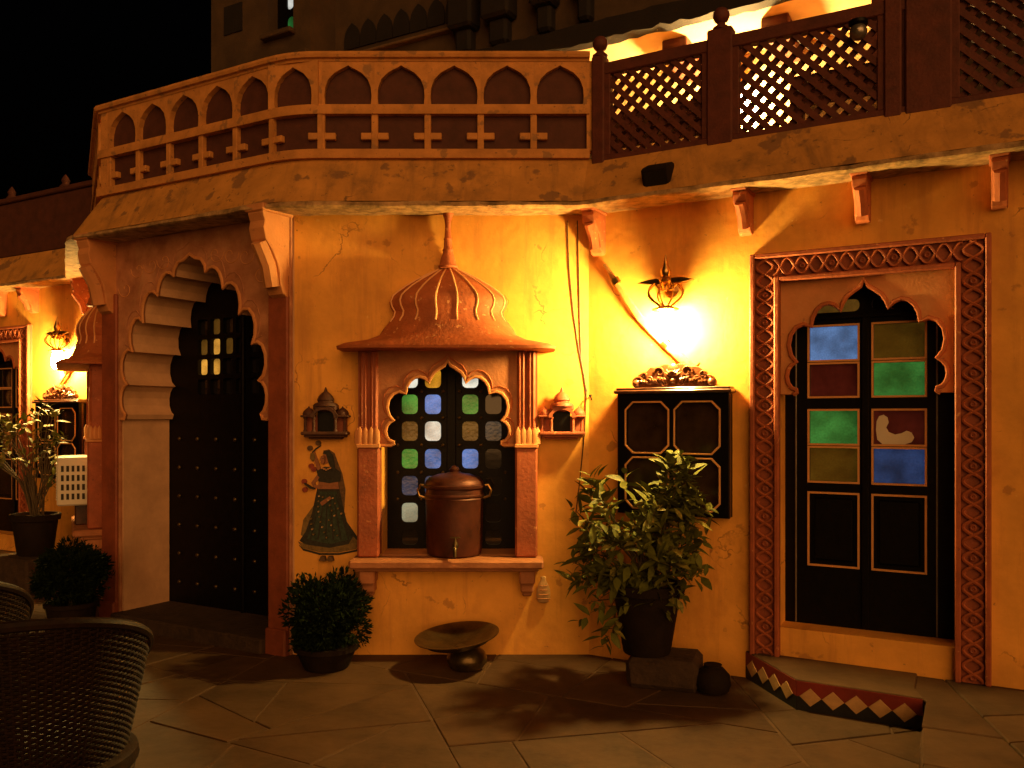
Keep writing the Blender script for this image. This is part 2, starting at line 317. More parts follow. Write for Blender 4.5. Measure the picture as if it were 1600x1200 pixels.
# ------------------------------------------------------------------ ground
gr = MB().add([(-60, -30, -.0068), (60, -30, -.0068), (60, 80, -.0068), (-60, 80, -.0068)], [(0, 1, 2, 3)]).build('courtyard_ground', 'earth')
gr['kind'] = 'structure'
Efar = (Dc[0] - math.cos(TH)*5, Dc[1] + math.sin(TH)*5); Cfar = (Vc[0] + math.cos(TH)*4.2, Vc[1] - math.sin(TH)*4.2)
path = [Efar, Dc, Ac, Wc, Vc, Cfar]
def behind(p, mrg=.0):
    x, y = p
    for i in range(len(path) - 1):
        (x0, y0), (x1, y1) = path[i], path[i+1]
        if x0 <= x <= x1:
            return y > y0 + (y1-y0)*(x-x0)/(x1-x0) + mrg
    return False
def split(poly, out, amax):
    a = 0; n = len(poly)
    for i in range(n): a += poly[i][0]*poly[(i+1)%n][1] - poly[(i+1)%n][0]*poly[i][1]
    a = abs(a)/2; cx = sum(p[0] for p in poly)/n; cy = sum(p[1] for p in poly)/n
    if a < amax * random.uniform(.7, 1.5): out.append(poly); return
    best = max(((poly[i], poly[(i+1)%n]) for i in range(n)), key=lambda e: math.dist(*e))
    d = Vector((best[1][0]-best[0][0], best[1][1]-best[0][1])).normalized()
    d.rotate(Matrix.Rotation(random.uniform(-.35, .35), 2)); c = Vector((cx, cy)) + d * random.uniform(-.15, .15)
    s1, s2 = [], []
    for i in range(n):
        p, q = Vector(poly[i]), Vector(poly[(i+1)%n]); a_, b_ = (p-c).dot(d), (q-c).dot(d)
        (s1 if a_ >= 0 else s2).append(tuple(p))
        if a_ * b_ < 0:
            t = a_ / (a_ - b_); r = tuple(p + (q-p)*t); s1.append(r); s2.append(r)
    split(s1, out, amax); split(s2, out, amax)
stones = []; split([(-7, 2.4), (4.5, 2.4), (4.5, 11), (-7, 11)], stones, .36)
for poly in stones:
    n = len(poly); c = Vector((sum(p[0] for p in poly)/n, sum(p[1] for p in poly)/n))
    if behind(c, .3): continue
    q = []
    for p in poly:
        v = c - Vector(p); q.append(tuple(Vector(p) + v.normalized() * min(.009, v.length * .3)))
    dz = random.uniform(-.003, .003)
    m = MB().prism(q, -.05, dz - .002, .004)
    if n > 2: m.build('flagstone', random.choice(['flag', 'flag', 'flag2', 'flag3']), I4, gr, smooth=False)
# raised plinth right of the painted step
pl = [(1.985, 4.20), (1.99, 4.13), (1.70, 3.58), (1.45, 3.0), (5, 3.0), (5, 3.2), (Vc[0]+math.cos(TH)*3.9, Vc[1]-math.sin(TH)*3.9-.003), (Vc[0]+math.cos(TH)*1.72, Vc[1]-math.sin(TH)*1.72-.003)]
raised = MB().prism(pl, -.04, .13, .006).build('raised_pavement', 'flag2', smooth=False); raised['kind'] = 'structure'
st2 = []; split(pl, st2, .34)
for poly in st2:
    n = len(poly)
    if n < 3: continue
    c = Vector((sum(p[0] for p in poly)/n, sum(p[1] for p in poly)/n)); q = [tuple(Vector(p) + (c-Vector(p)).normalized()*.008) for p in poly]
    MB().prism(q, .1, .142 + random.uniform(0, .004), .005).build('flagstone', random.choice(['flag', 'flag3', 'flag2']), I4, raised, smooth=False)

# ------------------------------------------------------------------ the building
bld = empty('courtyard_building', rel((-1, 6.5, 0)), 'ochre plastered courtyard building with scalloped arch door, domed window and arched parapet', 'building')
def sweep(pts, prof, closed_prof=True):
    mb = MB(); n = len(prof); vs = []
    for i, p in enumerate(pts):
        p = Vector(p); ns = []
        for a, b in ((i-1, i), (i, i+1)):
            if a >= 0 and b < len(pts):
                t = (Vector(pts[b]) - Vector(pts[a])).normalized(); ns.append(Vector((t.y, -t.x)))
        nn = sum(ns, Vector((0, 0))); nn = nn / len(ns); nn = nn / nn.length_squared
        for d, z in prof: vs.append((p.x + nn.x*d, p.y + nn.y*d, z))
    fs = []
    for i in range(len(pts) - 1):
        for k in range(n): fs.append((i*n+k, (i+1)*n+k, (i+1)*n+(k+1)%n, i*n+(k+1)%n))
    fs += [tuple(range(n)), tuple((len(pts)-1)*n+k for k in range(n))[::-1]]
    return mb.add(vs, fs)
# rounded corner between the faces A and B
def rounded(p0, p1, p2, r, n=5):
    a = Vector(p1) + (Vector(p0)-Vector(p1)).normalized()*r; b = Vector(p1) + (Vector(p2)-Vector(p1)).normalized()*r
    return [tuple(a*(1-t)**2 + Vector(p1)*2*t*(1-t) + b*t*t) for t in [i/n for i in range(n+1)]]
cpath = [Efar, Dc] + rounded(Dc, Ac, Wc, .06, 3) + rounded(Ac, Wc, Vc, .19) + [Vc, Cfar]
sweep(cpath, [(-.30, 2.86), (.20, 2.84), (.235, 2.835), (.03, 3.15), (-.30, 3.15)]).build('eave', 'fascia', I4, bld, ang=20)
# eave edge: slightly uneven
ep = []
for i in range(len(cpath) - 1):
    a, b = Vector(cpath[i]), Vector(cpath[i+1]); k = max(1, int((b-a).length / .12))
    for j in range(k): ep.append(tuple(a + (b-a)*(j/k)))
ep.append(cpath[-1])
lipm = sweep(ep, [(-.29, 2.815), (.258, 2.79), (.27, 2.80), (.262, 2.825), (.20, 2.835), (-.29, 2.83)])
lipm.v = [(x + random.uniform(-.004, .004), y + random.uniform(-.004, .004), z + random.uniform(-.005, .005)) for x, y, z in lipm.v]
lipm.build('eave_edge', 'lip', I4, bld, ang=50)
roof = [Efar, Dc, Ac, Wc, Vc, Cfar, (6, 14), (-9, 14)]
MB().prism(roof, 2.95, 3.06).build('terrace_floor', 'fascia', I4, bld, smooth=False)

# --- wall B / D with a domed bay window
def bay_wall(F, x0, x1, cx, tagn):
    hole = rect(cx - .43, cx + .43, .62, 1.93)
    wall = plate('wall', rect(x0, x1, -.06, 2.90), [hole], -.36, 0, 'ochre', F, bld)
    T = F @ Matrix.Translation((cx, 0, 0))
    arch = cusped(0, 1.335, .425, .535)
    sp = rect(-.43, .43, 1.336, 1.95)
    outline = [(.445, 1.95), (.445, 1.335)] + arch[0:] + [(-.445, 1.335), (-.445, 1.95)]
    bw = plate('bay_window', outline, [], .03, .075, 'umber', T, bld, bev=.006)
    # raised moulding along the arch and a second finer line
    MB().tube([(x, y, .078) for x, y in arch], .011, 6).build('arch_moulding', 'peach', T, bw)
    big = cusped(0, 1.35, .455, .565); big = [(x, y) for x, y in big if abs(x) < .42 and y < 1.93]
    MB().tube([(x, y, .076) for x, y in big], .006, 5).build('arch_line', 'terra', T, bw)
    for s in (-1, 1):
        a, b = sorted((s*.425, s*.565))
        MB().box(a, b, .635, 1.325, .002, .115, .012).build('column', 'brick', T, bw)
        cap = MB().box(a - .004, b + .004, 1.32, 1.345, .001, .125, .004)
        for k in range(4):
            xx = a + .0175 + k*.035
            cap.lathe([(.019, 0), (.021, .045), (.017, .08), (.002, .108)], 8, (xx, 1.345, .105), 'y', ey=.7)
        for k in range(3): cap.lathe([(.019, 0), (.021, .045), (.017, .08), (.002, .105)], 8, ((a if s < 0 else b), 1.345, .03 + k*.03), 'y')
        cap.box(a+.003, b-.003, 1.34, 1.42, .004, .105)
        cap.build('capital', 'peach', T, bw)
        up = MB()
        for k in range(2):
            xx = a + .038 + k*.064
            up.box(xx-.026, xx+.026, 1.42, 1.93, .004, .092, .01)
            up.tube([(xx-.011, 1.45, .094), (xx-.011, 1.92, .094)], .006, 5); up.tube([(xx+.011, 1.45, .094), (xx+.011, 1.92, .094)], .006, 5)
        up.box(a, b, 1.415, 1.935, .003, .07)
        up.build('upper_pilaster', 'brick', T, bw)
        c0 = s*.50
        MB().box(c0-.05, c0+.05, .47, .578, .002, .15, .01).box(c0-.042, c0+.042, .41, .475, .002, .10, .01).box(c0-.03, c0+.03, .38, .415, .002, .06, .008).build('corbel', 'umber', T, bw)
    MB().box(-.60, .60, .577, .632, .0015, .22, .012).box(-.57, .57, .555, .58, .002, .17, .006).build('sill', 'umber', T, bw)
    MB().box(-.428, .428, .60, .634, -.355, .0012).build('inner_ledge', 'peach', T, bw)
    # canopy: boxy eave rising into a ribbed half dome
    prof = [(.725, .335, 1.93, .3), (.73, .34, 1.947, .3), (.69, .315, 1.967, .35), (.545, .25, 1.995, .5), (.47, .225, 2.03, .75), (.43, .205, 2.075, .9), (.398, .19, 2.115, 1), (.372, .178, 2.15, 1), (.366, .176, 2.18, 1),
            (.386, .186, 2.212, 1), (.394, .19, 2.245, 1), (.380, .184, 2.277, 1), (.352, .172, 2.302, 1), (.293, .15, 2.342, 1), (.218, .12, 2.383, 1), (.133, .085, 2.424, 1), (.075, .058, 2.45, 1), (.055, .048, 2.468, 1)]
    prof = [(a * (.93 if i < 5 else .96), b, z, p) for i, (a, b, z, p) in enumerate(prof)]
    def ring(q):
        rx, ry, z, p = q
        return [(rx*math.copysign(abs(math.cos(a))**p, math.cos(a)), z, ry*abs(math.sin(a))**p) for a in [math.pi*k/40 for k in range(41)]]
    def dome_pt(i, a): rx, ry, z, p = prof[i]; return (rx*math.copysign(abs(math.cos(a))**p, math.cos(a)), z, ry*abs(math.sin(a))**p)
    vs = []; fs = []
    for q in prof: vs += ring(q)
    for i in range(len(prof) - 1):
        for k in range(40): fs.append((i*41+k, i*41+k+1, (i+1)*41+k+1, (i+1)*41+k))
    fs.append(tuple(range(41))); fs.append(tuple((len(prof)-1)*41+k for k in range(41)))
    for i in range(len(prof)-1): fs.append((i*41, (i+1)*41, (i+1)*41+40, i*41+40))
    cn = MB().add(vs, fs).build('canopy', 'terra', T, bw, ang=30)
    for k in range(8):
        a = math.pi * (k + .9) / 8.8
        pts = [Vector(dome_pt(i, a)) + Vector((0, 0, .002)) for i in range(6, len(prof))]
        MB().tube(pts, [.0065]*(len(pts)-2) + [.005, .004], 6).build('dome_rib', 'rib', T, bw)
    MB().lathe([(.058, 2.455), (.062, 2.468), (.052, 2.48), (.050, 2.50), (.038, 2.535), (.032, 2.56), (.036, 2.57), (.028, 2.58), (.025, 2.63), (.029, 2.64), (.022, 2.65), (.018, 2.72), (.022, 2.76), (.035, 2.80)], 14, (0, 0, .05), 'y').build('finial', 'terra', T, bw)
    # stained glass
    xs = [-.28, -.125, .125, .28]; zs = [1.775, 1.60, 1.42, 1.235, 1.055, .875]
    cols = ['white orange white dark', 'green blue green dark', 'brown white brown grey', 'green blue blue dark', 'dimblue dimblue dark dark', 'dimwhite dark dark dark']
    holes = []
    for z in zs:
        for x in xs: holes.append(rrect(x, z, .108, .13, .03))
    for x in xs: holes.append(rrect(x, .71, .108, .10, .03))
    fr = plate('window_lattice', rect(-.435, .435, .63, 1.96), holes, -.30, -.265, 'blackwood', T, bw)
    MB().box(-.03, .03, .636, 1.9, -.263, -.245, .004).build('centre_stile', 'blackwood', T, bw)
    pm = {}
    for r_, z in enumerate(zs + [.71]):
        for c_, x in enumerate(xs):
            cn_ = cols[r_].split()[c_] if r_ < 6 else 'dark'
            if cn_ not in pm: pm[cn_] = MB().box(-.066, .066, -.076, .076, -.294, -.283).mesh('pane', G[cn_], smooth=False)
            link('pane', pm[cn_], T @ Matrix.Translation((x, z, 0)), bw)
    sm = MB().lathe([(.012, 0), (.011, .006), (.006, .010), (.001, .011)], 8).mesh('stud', M['darkbrass'])
    for i in range(5):
        z = (zs[i] + zs[i+1]) / 2
        for x in (-.36, -.20, -.055, .055, .20, .36): link('stud', sm, T @ Matrix.Translation((x, z, -.266 if abs(x) > .1 else -.2445)), bw)
    return wall
bay_wall(FB, Wc[0], Vc[0] + .25, -.405, 'B')
bay_wall(FD, -LB - .2, 0, -(Wc[0] * -1 - .405), 'D')

# --- wall A with the deep scalloped doorway
ax, hw = -.95, .735
archA = cusped(ax, 1.50, hw, 1.14, 6)
holeA = [(ax + hw, .0), *archA, (ax - hw, .0)]
wallA = plate('wall', [(0, -.06), (0, 2.90), (-LA, 2.90), (-LA, -.06), (ax - hw, -.06), *reversed(archA), (ax + hw, -.06)], [], -.40, 0, 'reveal', FA, bld)
door_a = plate('doorway_surround', [(-.012, -.02), (-.012, 2.80), (-LA + .012, 2.80), (-LA + .012, -.02), (ax - hw - .012, -.02), (ax - hw - .012, 1.49), *[(x + (.012 if x > ax else -.012) * 0, y) for x, y in reversed(archA)], (ax + hw + .012, 1.49), (ax + hw + .012, -.02)], [], .001, .022, 'pink', FA, bld, bev=.004)
for s in (-1, 1):
    x = ax + s * (hw + .11)
    MB().box(x - .085, x + .085, -.02, 2.42, .02, .045, .008).build('jamb_strip', 'maroon', FA, door_a)
    MB().box(x - .088, x + .088, -.02, .16, .018, .07, .01).build('jamb_base', 'maroon', FA, door_a)
MB().tube([(x, y, .024) for x, y in archA], .012, 6).build('arch_moulding', 'peach', FA, door_a)
a2 = [(ax + (x - ax) * 1.06, 1.50 + (y - 1.5) * 1.075) for x, y in archA if True]
MB().tube([(x, y, .022) for x, y in a2 if abs(x - ax) < .70], .005, 5).build('arch_line', 'pink', FA, door_a)
# faint stencilled scrolls on the spandrels
for s in (-1, 1):
    for k in range(4):
        cx_, cy_ = ax + s*(.26 + .14*k), 2.62 - .02*k if k < 3 else 2.45
        pts = [(cx_ + s*(.012 + .016*t)*math.cos(t*1.5), cy_ + (.012 + .014*t)*math.sin(t*1.5), .0235) for t in [i*.25 for i in range(18)]]
        MB().tube(pts, .0035, 4).build('stencil_scroll', 'peach', FA, door_a)
# dark door at the back of the recess with an open grille
bx0, bx1 = ax - .78, ax + .78
gx = [ax - .18 + .18*i for i in range(3)]
gcx, gcz = P(FA, 356, 556, -.405)
holes = [rrect(gcx + .135*(i-2), gcz + .15*(j-1.5), .105, .118, .02) for i in range(5) for j in range(4)]
door_in = plate('door_leaf', rect(bx0, bx1, -.03, 2.9), holes, -.45, -.405, 'blackwood', FA, bld)
MB().box(ax + .055, ax + .085, .05, 2.6, -.404, -.38, .004).build('meeting_stile', 'blackwood', FA, door_in)
sm = MB().lathe([(.016, 0), (.015, .008), (.008, .014), (.001, .016)], 8).mesh('stud', M['darkbrass'])
for i in range(7):
    for j in range(9):
        if j > 5: continue
        link('stud', sm, FA @ Matrix.Translation((ax - .62 + .2*i, .25 + .22*j, -.404)), door_in)
for i in range(5):
    for j in range(4):
        lit = (i, j) in ((1, 1), (1, 2), (0, 1))  # panes that glow to imitate the glimmer, no lamp behind them
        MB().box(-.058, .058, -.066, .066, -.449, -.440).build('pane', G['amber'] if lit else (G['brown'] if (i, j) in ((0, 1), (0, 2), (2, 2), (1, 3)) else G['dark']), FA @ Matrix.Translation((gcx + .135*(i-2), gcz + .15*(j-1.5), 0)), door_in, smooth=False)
MB().box(ax - hw - .02, ax + hw + .02, -.03, .09, -.42, .10, .01).build('threshold', 'stone', FA, bld)

# --- brackets under the eave
def bracket(F, x, dep, h, t, m, top=2.83, name='bracket'):
    pr = [(0, top), (dep, top), (dep, top - .05*h/.5), (dep*.93, top - .09*h/.5), (dep*.97, top - .13*h/.5), (dep*.90, top - .19*h/.5), (dep*.70, top - .24*h/.5), (dep*.52, top - .30*h/.5), (dep*.42, top - .37*h/.5), (dep*.40, top - .43*h/.5), (dep*.30, top - .48*h/.5), (dep*.12, top - .50*h/.5), (0, top - .47*h/.5)]
    # plate in (depth, up) plane, thickness along the wall
    rot = Matrix(((0, 0, 1, 0), (0, 1, 0, 0), (1, 0, 0, 0), (0, 0, 0, 1)))
    T = F @ Matrix.Translation((x, 0, .0015)) @ rot
    b = plate(name, pr, [], -t/2, t/2, m, T, bld, bev=.006)
    MB().box(-.002, dep*1.05, top - .045, top + .001, -t*.62, t*.62, .006).build('cap', m, T, b)
    MB().tube([(dep*.86, top-.20*h/.5, 0), (dep*.55, top-.32*h/.5, 0), (dep*.42, top-.44*h/.5, 0)], t*.42, 8).build('scroll', m, T, b)
    return b
bracket(FA, -.085, .25, .56, .13, 'peach'); bracket(FA, -LA + .085, .25, .56, .13, 'peach')
bracket(FD, -LB + .1, .22, .4, .1, 'terra')
for u_ in (1168, 1350, 1562): bracket(FC, P(FC, u_, 330)[0], .2, .27, .075, 'terra')
bracket(FC, .08, .2, .30, .08, 'terra')
for s_ in (.08, .95, 1.5, 2.1): bracket(FE, s_, .2, .28, .08, 'terra')

# --- wall C / E with the lattice-framed door
def wave(L, amp, per, ph, n=14):
    k = int(L / per * n); return [(i*L/k, amp*math.cos(2*math.pi*i*L/k/per + ph)) for i in range(k + 1)]
def door_wall(F, xfar, detail=True):
    x0, x1, z0, z1 = 1.03, 2.245, .145, 2.445; fw = .165; ix0, ix1, iz1 = x0 + fw, x1 - fw, z1 - fw
    cx = (x0 + x1) / 2; zs0 = .315
    plate('wall', rect(-.2, xfar, -.06, 2.90), [rect(ix0 - .01, ix1 + .01, zs0, iz1 + .01)], -.36, 0, 'ochre', F, bld)
    fr = plate('door_surround', [(x0, z0), (ix0, z0), (ix0, iz1), (ix1, iz1), (ix1, z0), (x1, z0), (x1, z1), (x0, z1)], [], .0015, .016, 'maroon', F, bld)
    def strip(a, b, c, d): MB().box(a, b, c, d, .015, .05, .006).build('moulding', 'brick', F, fr)
    bw = .028
    strip(x0, x0+bw, z0, z1); strip(x1-bw, x1, z0, z1); strip(x0+bw+.0005, x1-bw-.0005, z1-bw, z1-.0005)
    strip(ix0-bw, ix0, z0, iz1+bw); strip(ix1, ix1+bw, z0, iz1+bw); strip(ix0+.0005, ix1-.0005, iz1, iz1+bw-.0005)
    amp = .046; per = .158
    ros = MB().lathe([(.019, 0), (.019, .007), (.012, .012), (.004, .008), (.001, .014)], 8).mesh('rosette', M['maroon'])
    def band(ox, oz, dx, dz, L):
        Tm = F @ Matrix(((dx, -dz, 0, ox), (dz, dx, 0, oz), (0, 0, 1, 0), (0, 0, 0, 1)))
        for ph in (0, math.pi): MB().tube([(x, y, .027) for x, y in wave(L, amp, per, ph)], .0085, 5, flat=1.3).build('lattice_strand', 'strand', Tm, fr)
        k = 0
        while (k + .5) * per < L:
            link('rosette', ros, Tm @ Matrix.Translation((k*per, 0, .016)) if k else Tm @ Matrix.Translation((.02, 0, .016)), fr)
            for sg in (-1, 1): link('rosette', ros, Tm @ Matrix.Translation(((k+.5)*per, sg*.042, .016)) @ Matrix.Scale(.62, 4), fr)
            k += 1
    mid = (fw) / 2
    band(x0 + mid, z0 + .01, 0, 1, z1 - z0 - .04); band(x1 - mid, z0 + .01, 0, 1, z1 - z0 - .04); band(x0 + .13, z1 - mid, 1, 0, x1 - x0 - .26)
    # scalloped spandrel
    arch = cusped(cx, 1.64, (ix1 - ix0)/2 + .004, .625)
    sp = plate('scalloped_spandrel', [(ix1 + .004, iz1 + .004), *arch, (ix0 - .004, iz1 + .004)], [], -.06, -.015, 'peach', F, bld, bev=.004)
    MB().tube([(x, y, -.014) for x, y in arch[1:-1]], .013, 6).build('arch_moulding', 'terra', F, sp)
    # door leaves
    dd = -.17
    panes = []; L, Rr = (1265, 1340), (1365, 1445)
    colx = [(P(FC, 1265, 500, dd)[0], P(FC, 1340, 500, dd)[0]), (P(FC, 1365, 500, dd)[0], P(FC, 1445, 500, dd)[0])]
    rows = [tuple(P(FC, 1302, v, dd)[1] for v in q) for q in ((562, 510), (619, 569), (693, 642), (752, 700), (883, 772))]
    names = [['dblue', 'dred', 'dgreen', 'dolive', 'dark'], ['dolive', 'dgreen', 'dred', 'dnavy', 'dark']]
    if not detail: names = [['dark'] * 5] * 2
    holes = []
    for c_ in colx:
        for a, b in rows: holes.append(rect(c_[0], c_[1], a, b))
    top = rows[0][1] + .07
    trans = [rrect((colx[0][0] + colx[0][1])/2, top + .045, colx[0][1]-colx[0][0]+.02, .07, .03), rrect((colx[1][0] + colx[1][1])/2, top + .045, colx[1][1]-colx[1][0]+.02, .07, .03)]
    dr = plate('door', rect(ix0 - .02, ix1 + .02, zs0 - .02, iz1 + .02), holes + trans, dd - .045, dd, 'blackwood', F, bld)
    mcx = (colx[0][1] + colx[1][0]) / 2
    MB().box(mcx - .018, mcx + .018, zs0 + .01, top, dd - .001, dd + .018, .004).build('meeting_stile', 'blackwood', F, dr)
    for xx in (colx[0][0] - .075, colx[1][1] + .06): MB().box(xx - .004, xx + .004, zs0 + .005, top - .01, dd - .001, dd + .012, .002).build('edge_bead', 'steel', F, dr)
    MB().box(colx[0][0] - .07, colx[1][1] + .055, top - .03, top - .012, dd - .001, dd + .02, .003).build('transom_bar', 'blackwood', F, dr)
    for ci, c_ in enumerate(colx):
        for ri, (a, b) in enumerate(rows):
            MB().box(c_[0] - .004, c_[1] + .004, a - .004, b + .004, dd - .034, dd - (.022 if ri < 4 else .012)).build('pane' if ri < 4 else 'door_panel', G[names[ci][ri]] if ri < 4 else M['blackwood'], F, dr, smooth=False)
            if ri == 4: MB().box(c_[0] + .022, c_[1] - .022, a + .022, b - .022, dd - .013, dd - .001, .010).build('raised_field', 'blackwood', F, dr)
            t_ = .011
            plate('gilt_beading', rect(c_[0] - t_, c_[1] + t_, a - t_, b + t_), [rect(c_[0], c_[1], a, b)], dd - .001, dd + .007, 'gold', F, dr)
        q = trans[ci]; MB().box(min(p[0] for p in q) - .003, max(p[0] for p in q) + .003, min(p[1] for p in q) - .003, max(p[1] for p in q) + .003, dd - .03, dd - .02).build('pane', G['brown'] if ci == 0 and detail else G['dark'], F, dr, smooth=False)
    # white torn paper left on the red pane
    pa = [P(FC, u_, v_, dd) for u_, v_ in ((1369, 658), (1373, 650), (1380, 648), (1386, 652), (1388, 660), (1384, 668), (1388, 675), (1398, 679), (1408, 677), (1416, 673), (1424, 676), (1428, 684), (1424, 691), (1412, 695), (1395, 697), (1378, 694), (1370, 687), (1368, 672))]
    if detail: plate('paper_scrap', pa, [], dd - .0215, dd - .0205, 'white', F, dr)
    # riser under the door
    MB().box(ix0 - .012, ix1 + .012, zs0 - .035, zs0 - .001, -.30, -.03, .004).build('door_sill', 'stone', F, bld)
    return fr
door_wall(FC, 4.2); door_wall(FE, 5.0, False)
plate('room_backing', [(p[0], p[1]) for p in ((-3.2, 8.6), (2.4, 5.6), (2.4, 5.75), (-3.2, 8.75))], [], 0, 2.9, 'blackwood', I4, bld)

# --- parapet with arched panels on faces D, A, B
ppath = [Dc] + [Ac] + rounded(Ac, Wc, Vc, .17) + [Vc]
par = sweep(ppath, [(-.05, 3.15), (.065, 3.15), (.065, 3.205), (.05, 3.212), (-.05, 3.212)]).build('parapet', 'parapet', I4, bld, ang=25)
sweep(ppath, [(-.05, 3.432), (.055, 3.432), (.06, 3.45), (.055, 3.492), (-.05, 3.492)]).build('parapet_rail', 'parapet', I4, par, ang=25)
sweep(ppath, [(-.06, 3.765), (.05, 3.765), (.055, 3.778), (.075, 3.783), (.082, 3.80), (.07, 3.822), (.01, 3.832), (-.06, 3.825)]).build('parapet_coping', 'parapet', I4, par, ang=25)
bwid = .336
def ogee(cx, y0, hw_, ys, yt):
    r = [(hw_, y0), (hw_*1.03, y0 + (ys-y0)*.5), (hw_, ys), (hw_*.86, ys + (yt-ys)*.38), (hw_*.60, ys + (yt-ys)*.66), (hw_*.33, ys + (yt-ys)*.82), (hw_*.12, ys + (yt-ys)*.92), (0, yt)]
    return [(cx + x, y) for x, y in r] + [(cx - x, y) for x, y in r[:-1][::-1]]
def bay_meshes(wd, hwf=.145):
    fr = plate_mesh('arch_frame', rect(-wd/2, wd/2, 3.485, 3.772), [ogee(0, 3.494, hwf, 3.60, 3.742)], .005, .045, 'parapet')
    pn = MB().box(-wd/2 + .001, wd/2 - .001, 3.20, 3.77, -.03, .004).mesh('dark_panel', M['panel'], smooth=False)
    cr = MB().box(-.021, .021, 3.208, 3.436, .003, .042, .004).box(-.088, .088, 3.275, 3.318, .003, .038, .004).mesh('cross_bar', M['parapet'], smooth=False)
    return fr, pn, cr
bm_ = bay_meshes(bwid); bmA = bay_meshes(.328); bmC = bay_meshes(.352, .128)
def bay(F, x, ms, crossat=None):
    T = F @ Matrix.Translation((x, 0, 0))
    link('arch_frame', ms[0], T, par); link('dark_panel', ms[1], T, par)
for k in range(5):
    x = .305 - bwid*k; bay(FB, x, bm_); link('cross_bar', bm_[2], FB @ Matrix.Translation((x - bwid/2, 0, 0)), par)
MB().box(.4735, Vc[0] + .045, 3.20, 3.77, -.03, .046).build('end_pier', 'parapet', FB, par, smooth=False)
for k in range(5):
    x = -.165 - .164 - .328*k; bay(FA, x, bmA); link('cross_bar', bmA[2], FA @ Matrix.Translation((x + .164, 0, 0)), par)
link('cross_bar', bmA[2], FA @ Matrix.Translation((-.165 - 5*.328 + .01, 0, 0)), par)
MB().box(-LA + .004, -.165 - 5*.328 - .001, 3.20, 3.77, -.03, .044).build('end_pier', 'parapet', FA, par, smooth=False)
Fcor = frame((Wc[0] + .02 * math.sin(TH/2), Wc[1] + .028), TH/2); bay(Fcor, .0, bmC)
for k in range(5):
    x = -.18 - bwid*k - .168; bay(FD, x, bm_); link('cross_bar', bm_[2], FD @ Matrix.Translation((x + bwid/2, 0, 0)), par)

MB().box(-1.232, -1.203, 3.212, 3.766, -.03, .0475).build('pier', 'parapet', FB, par, smooth=False)
MB().box(-.172, -.143, 3.212, 3.766, -.03, .0475).build('pier', 'parapet', FA, par, smooth=False)
# --- painted step below the lattice-framed door
stp = [(1.372, 5.02), (1.473, 4.437), (1.982, 4.136), (2.25, 4.45)]
a_ = Vector((Vc[0] + math.cos(TH)*1.0, Vc[1] - math.sin(TH)*1.0)); b_ = Vector((Vc[0] + math.cos(TH)*1.9, Vc[1] - math.sin(TH)*1.9))
stp = [tuple(a_), (1.473, 4.437), (1.982, 4.136), (2.02, 4.30), tuple(b_)]
step = tag(MB().prism(stp, -.03, .155, .004).build('door_step', 'flag', smooth=False), 'low stone door step whose canted front is painted with a row of diamonds', 'step')
def step_face(p, q, n):
    p, q = Vector(p), Vector(q); t = (q - p).normalized(); L = (q-p).length; nn = Vector((t.y, -t.x))
    m = Matrix.Identity(4)
    m.col[0] = (t.x, t.y, 0, 0); m.col[1] = (0, 0, 1, 0); m.col[2] = (nn.x, nn.y, 0, 0); m.col[3] = (p.x, p.y, 0, 1)
    MB().box(.001, L - .001, .07, .148, -.002, .004).build('red_band', 'red', m, step, smooth=False)
    MB().box(.001, L - .001, -.01, .0695, -.002, .004).build('black_band', 'black', m, step, smooth=False)
    wd = L / (n + .35)
    dm = MB().prism([(0, -.047), (wd*.49, 0), (0, .047), (-wd*.49, 0)], .003, .007, .002).mesh('painted_diamond', M['cream'], smooth=False)
    for k in range(n): link('painted_diamond', dm, m @ Matrix.Translation((wd*(k + .62), .072, 0)), step)
step_face(stp[0], stp[1], 4); step_face(stp[1], stp[2], 5)
# matching step at the far door
est = [Vector(Dc) + Vector((-math.cos(TH), math.sin(TH)))*s + Vector((-math.sin(TH), -math.cos(TH)))*d for s, d in ((2.0, .003), (2.0, .3), (1.45, .42), (1.0, .003))]
fst = tag(MB().prism([tuple(p) for p in est], -.03, .155, .004).build('door_step', 'flag2', smooth=False), 'low dark stone step at the far door beyond the corner', 'step')

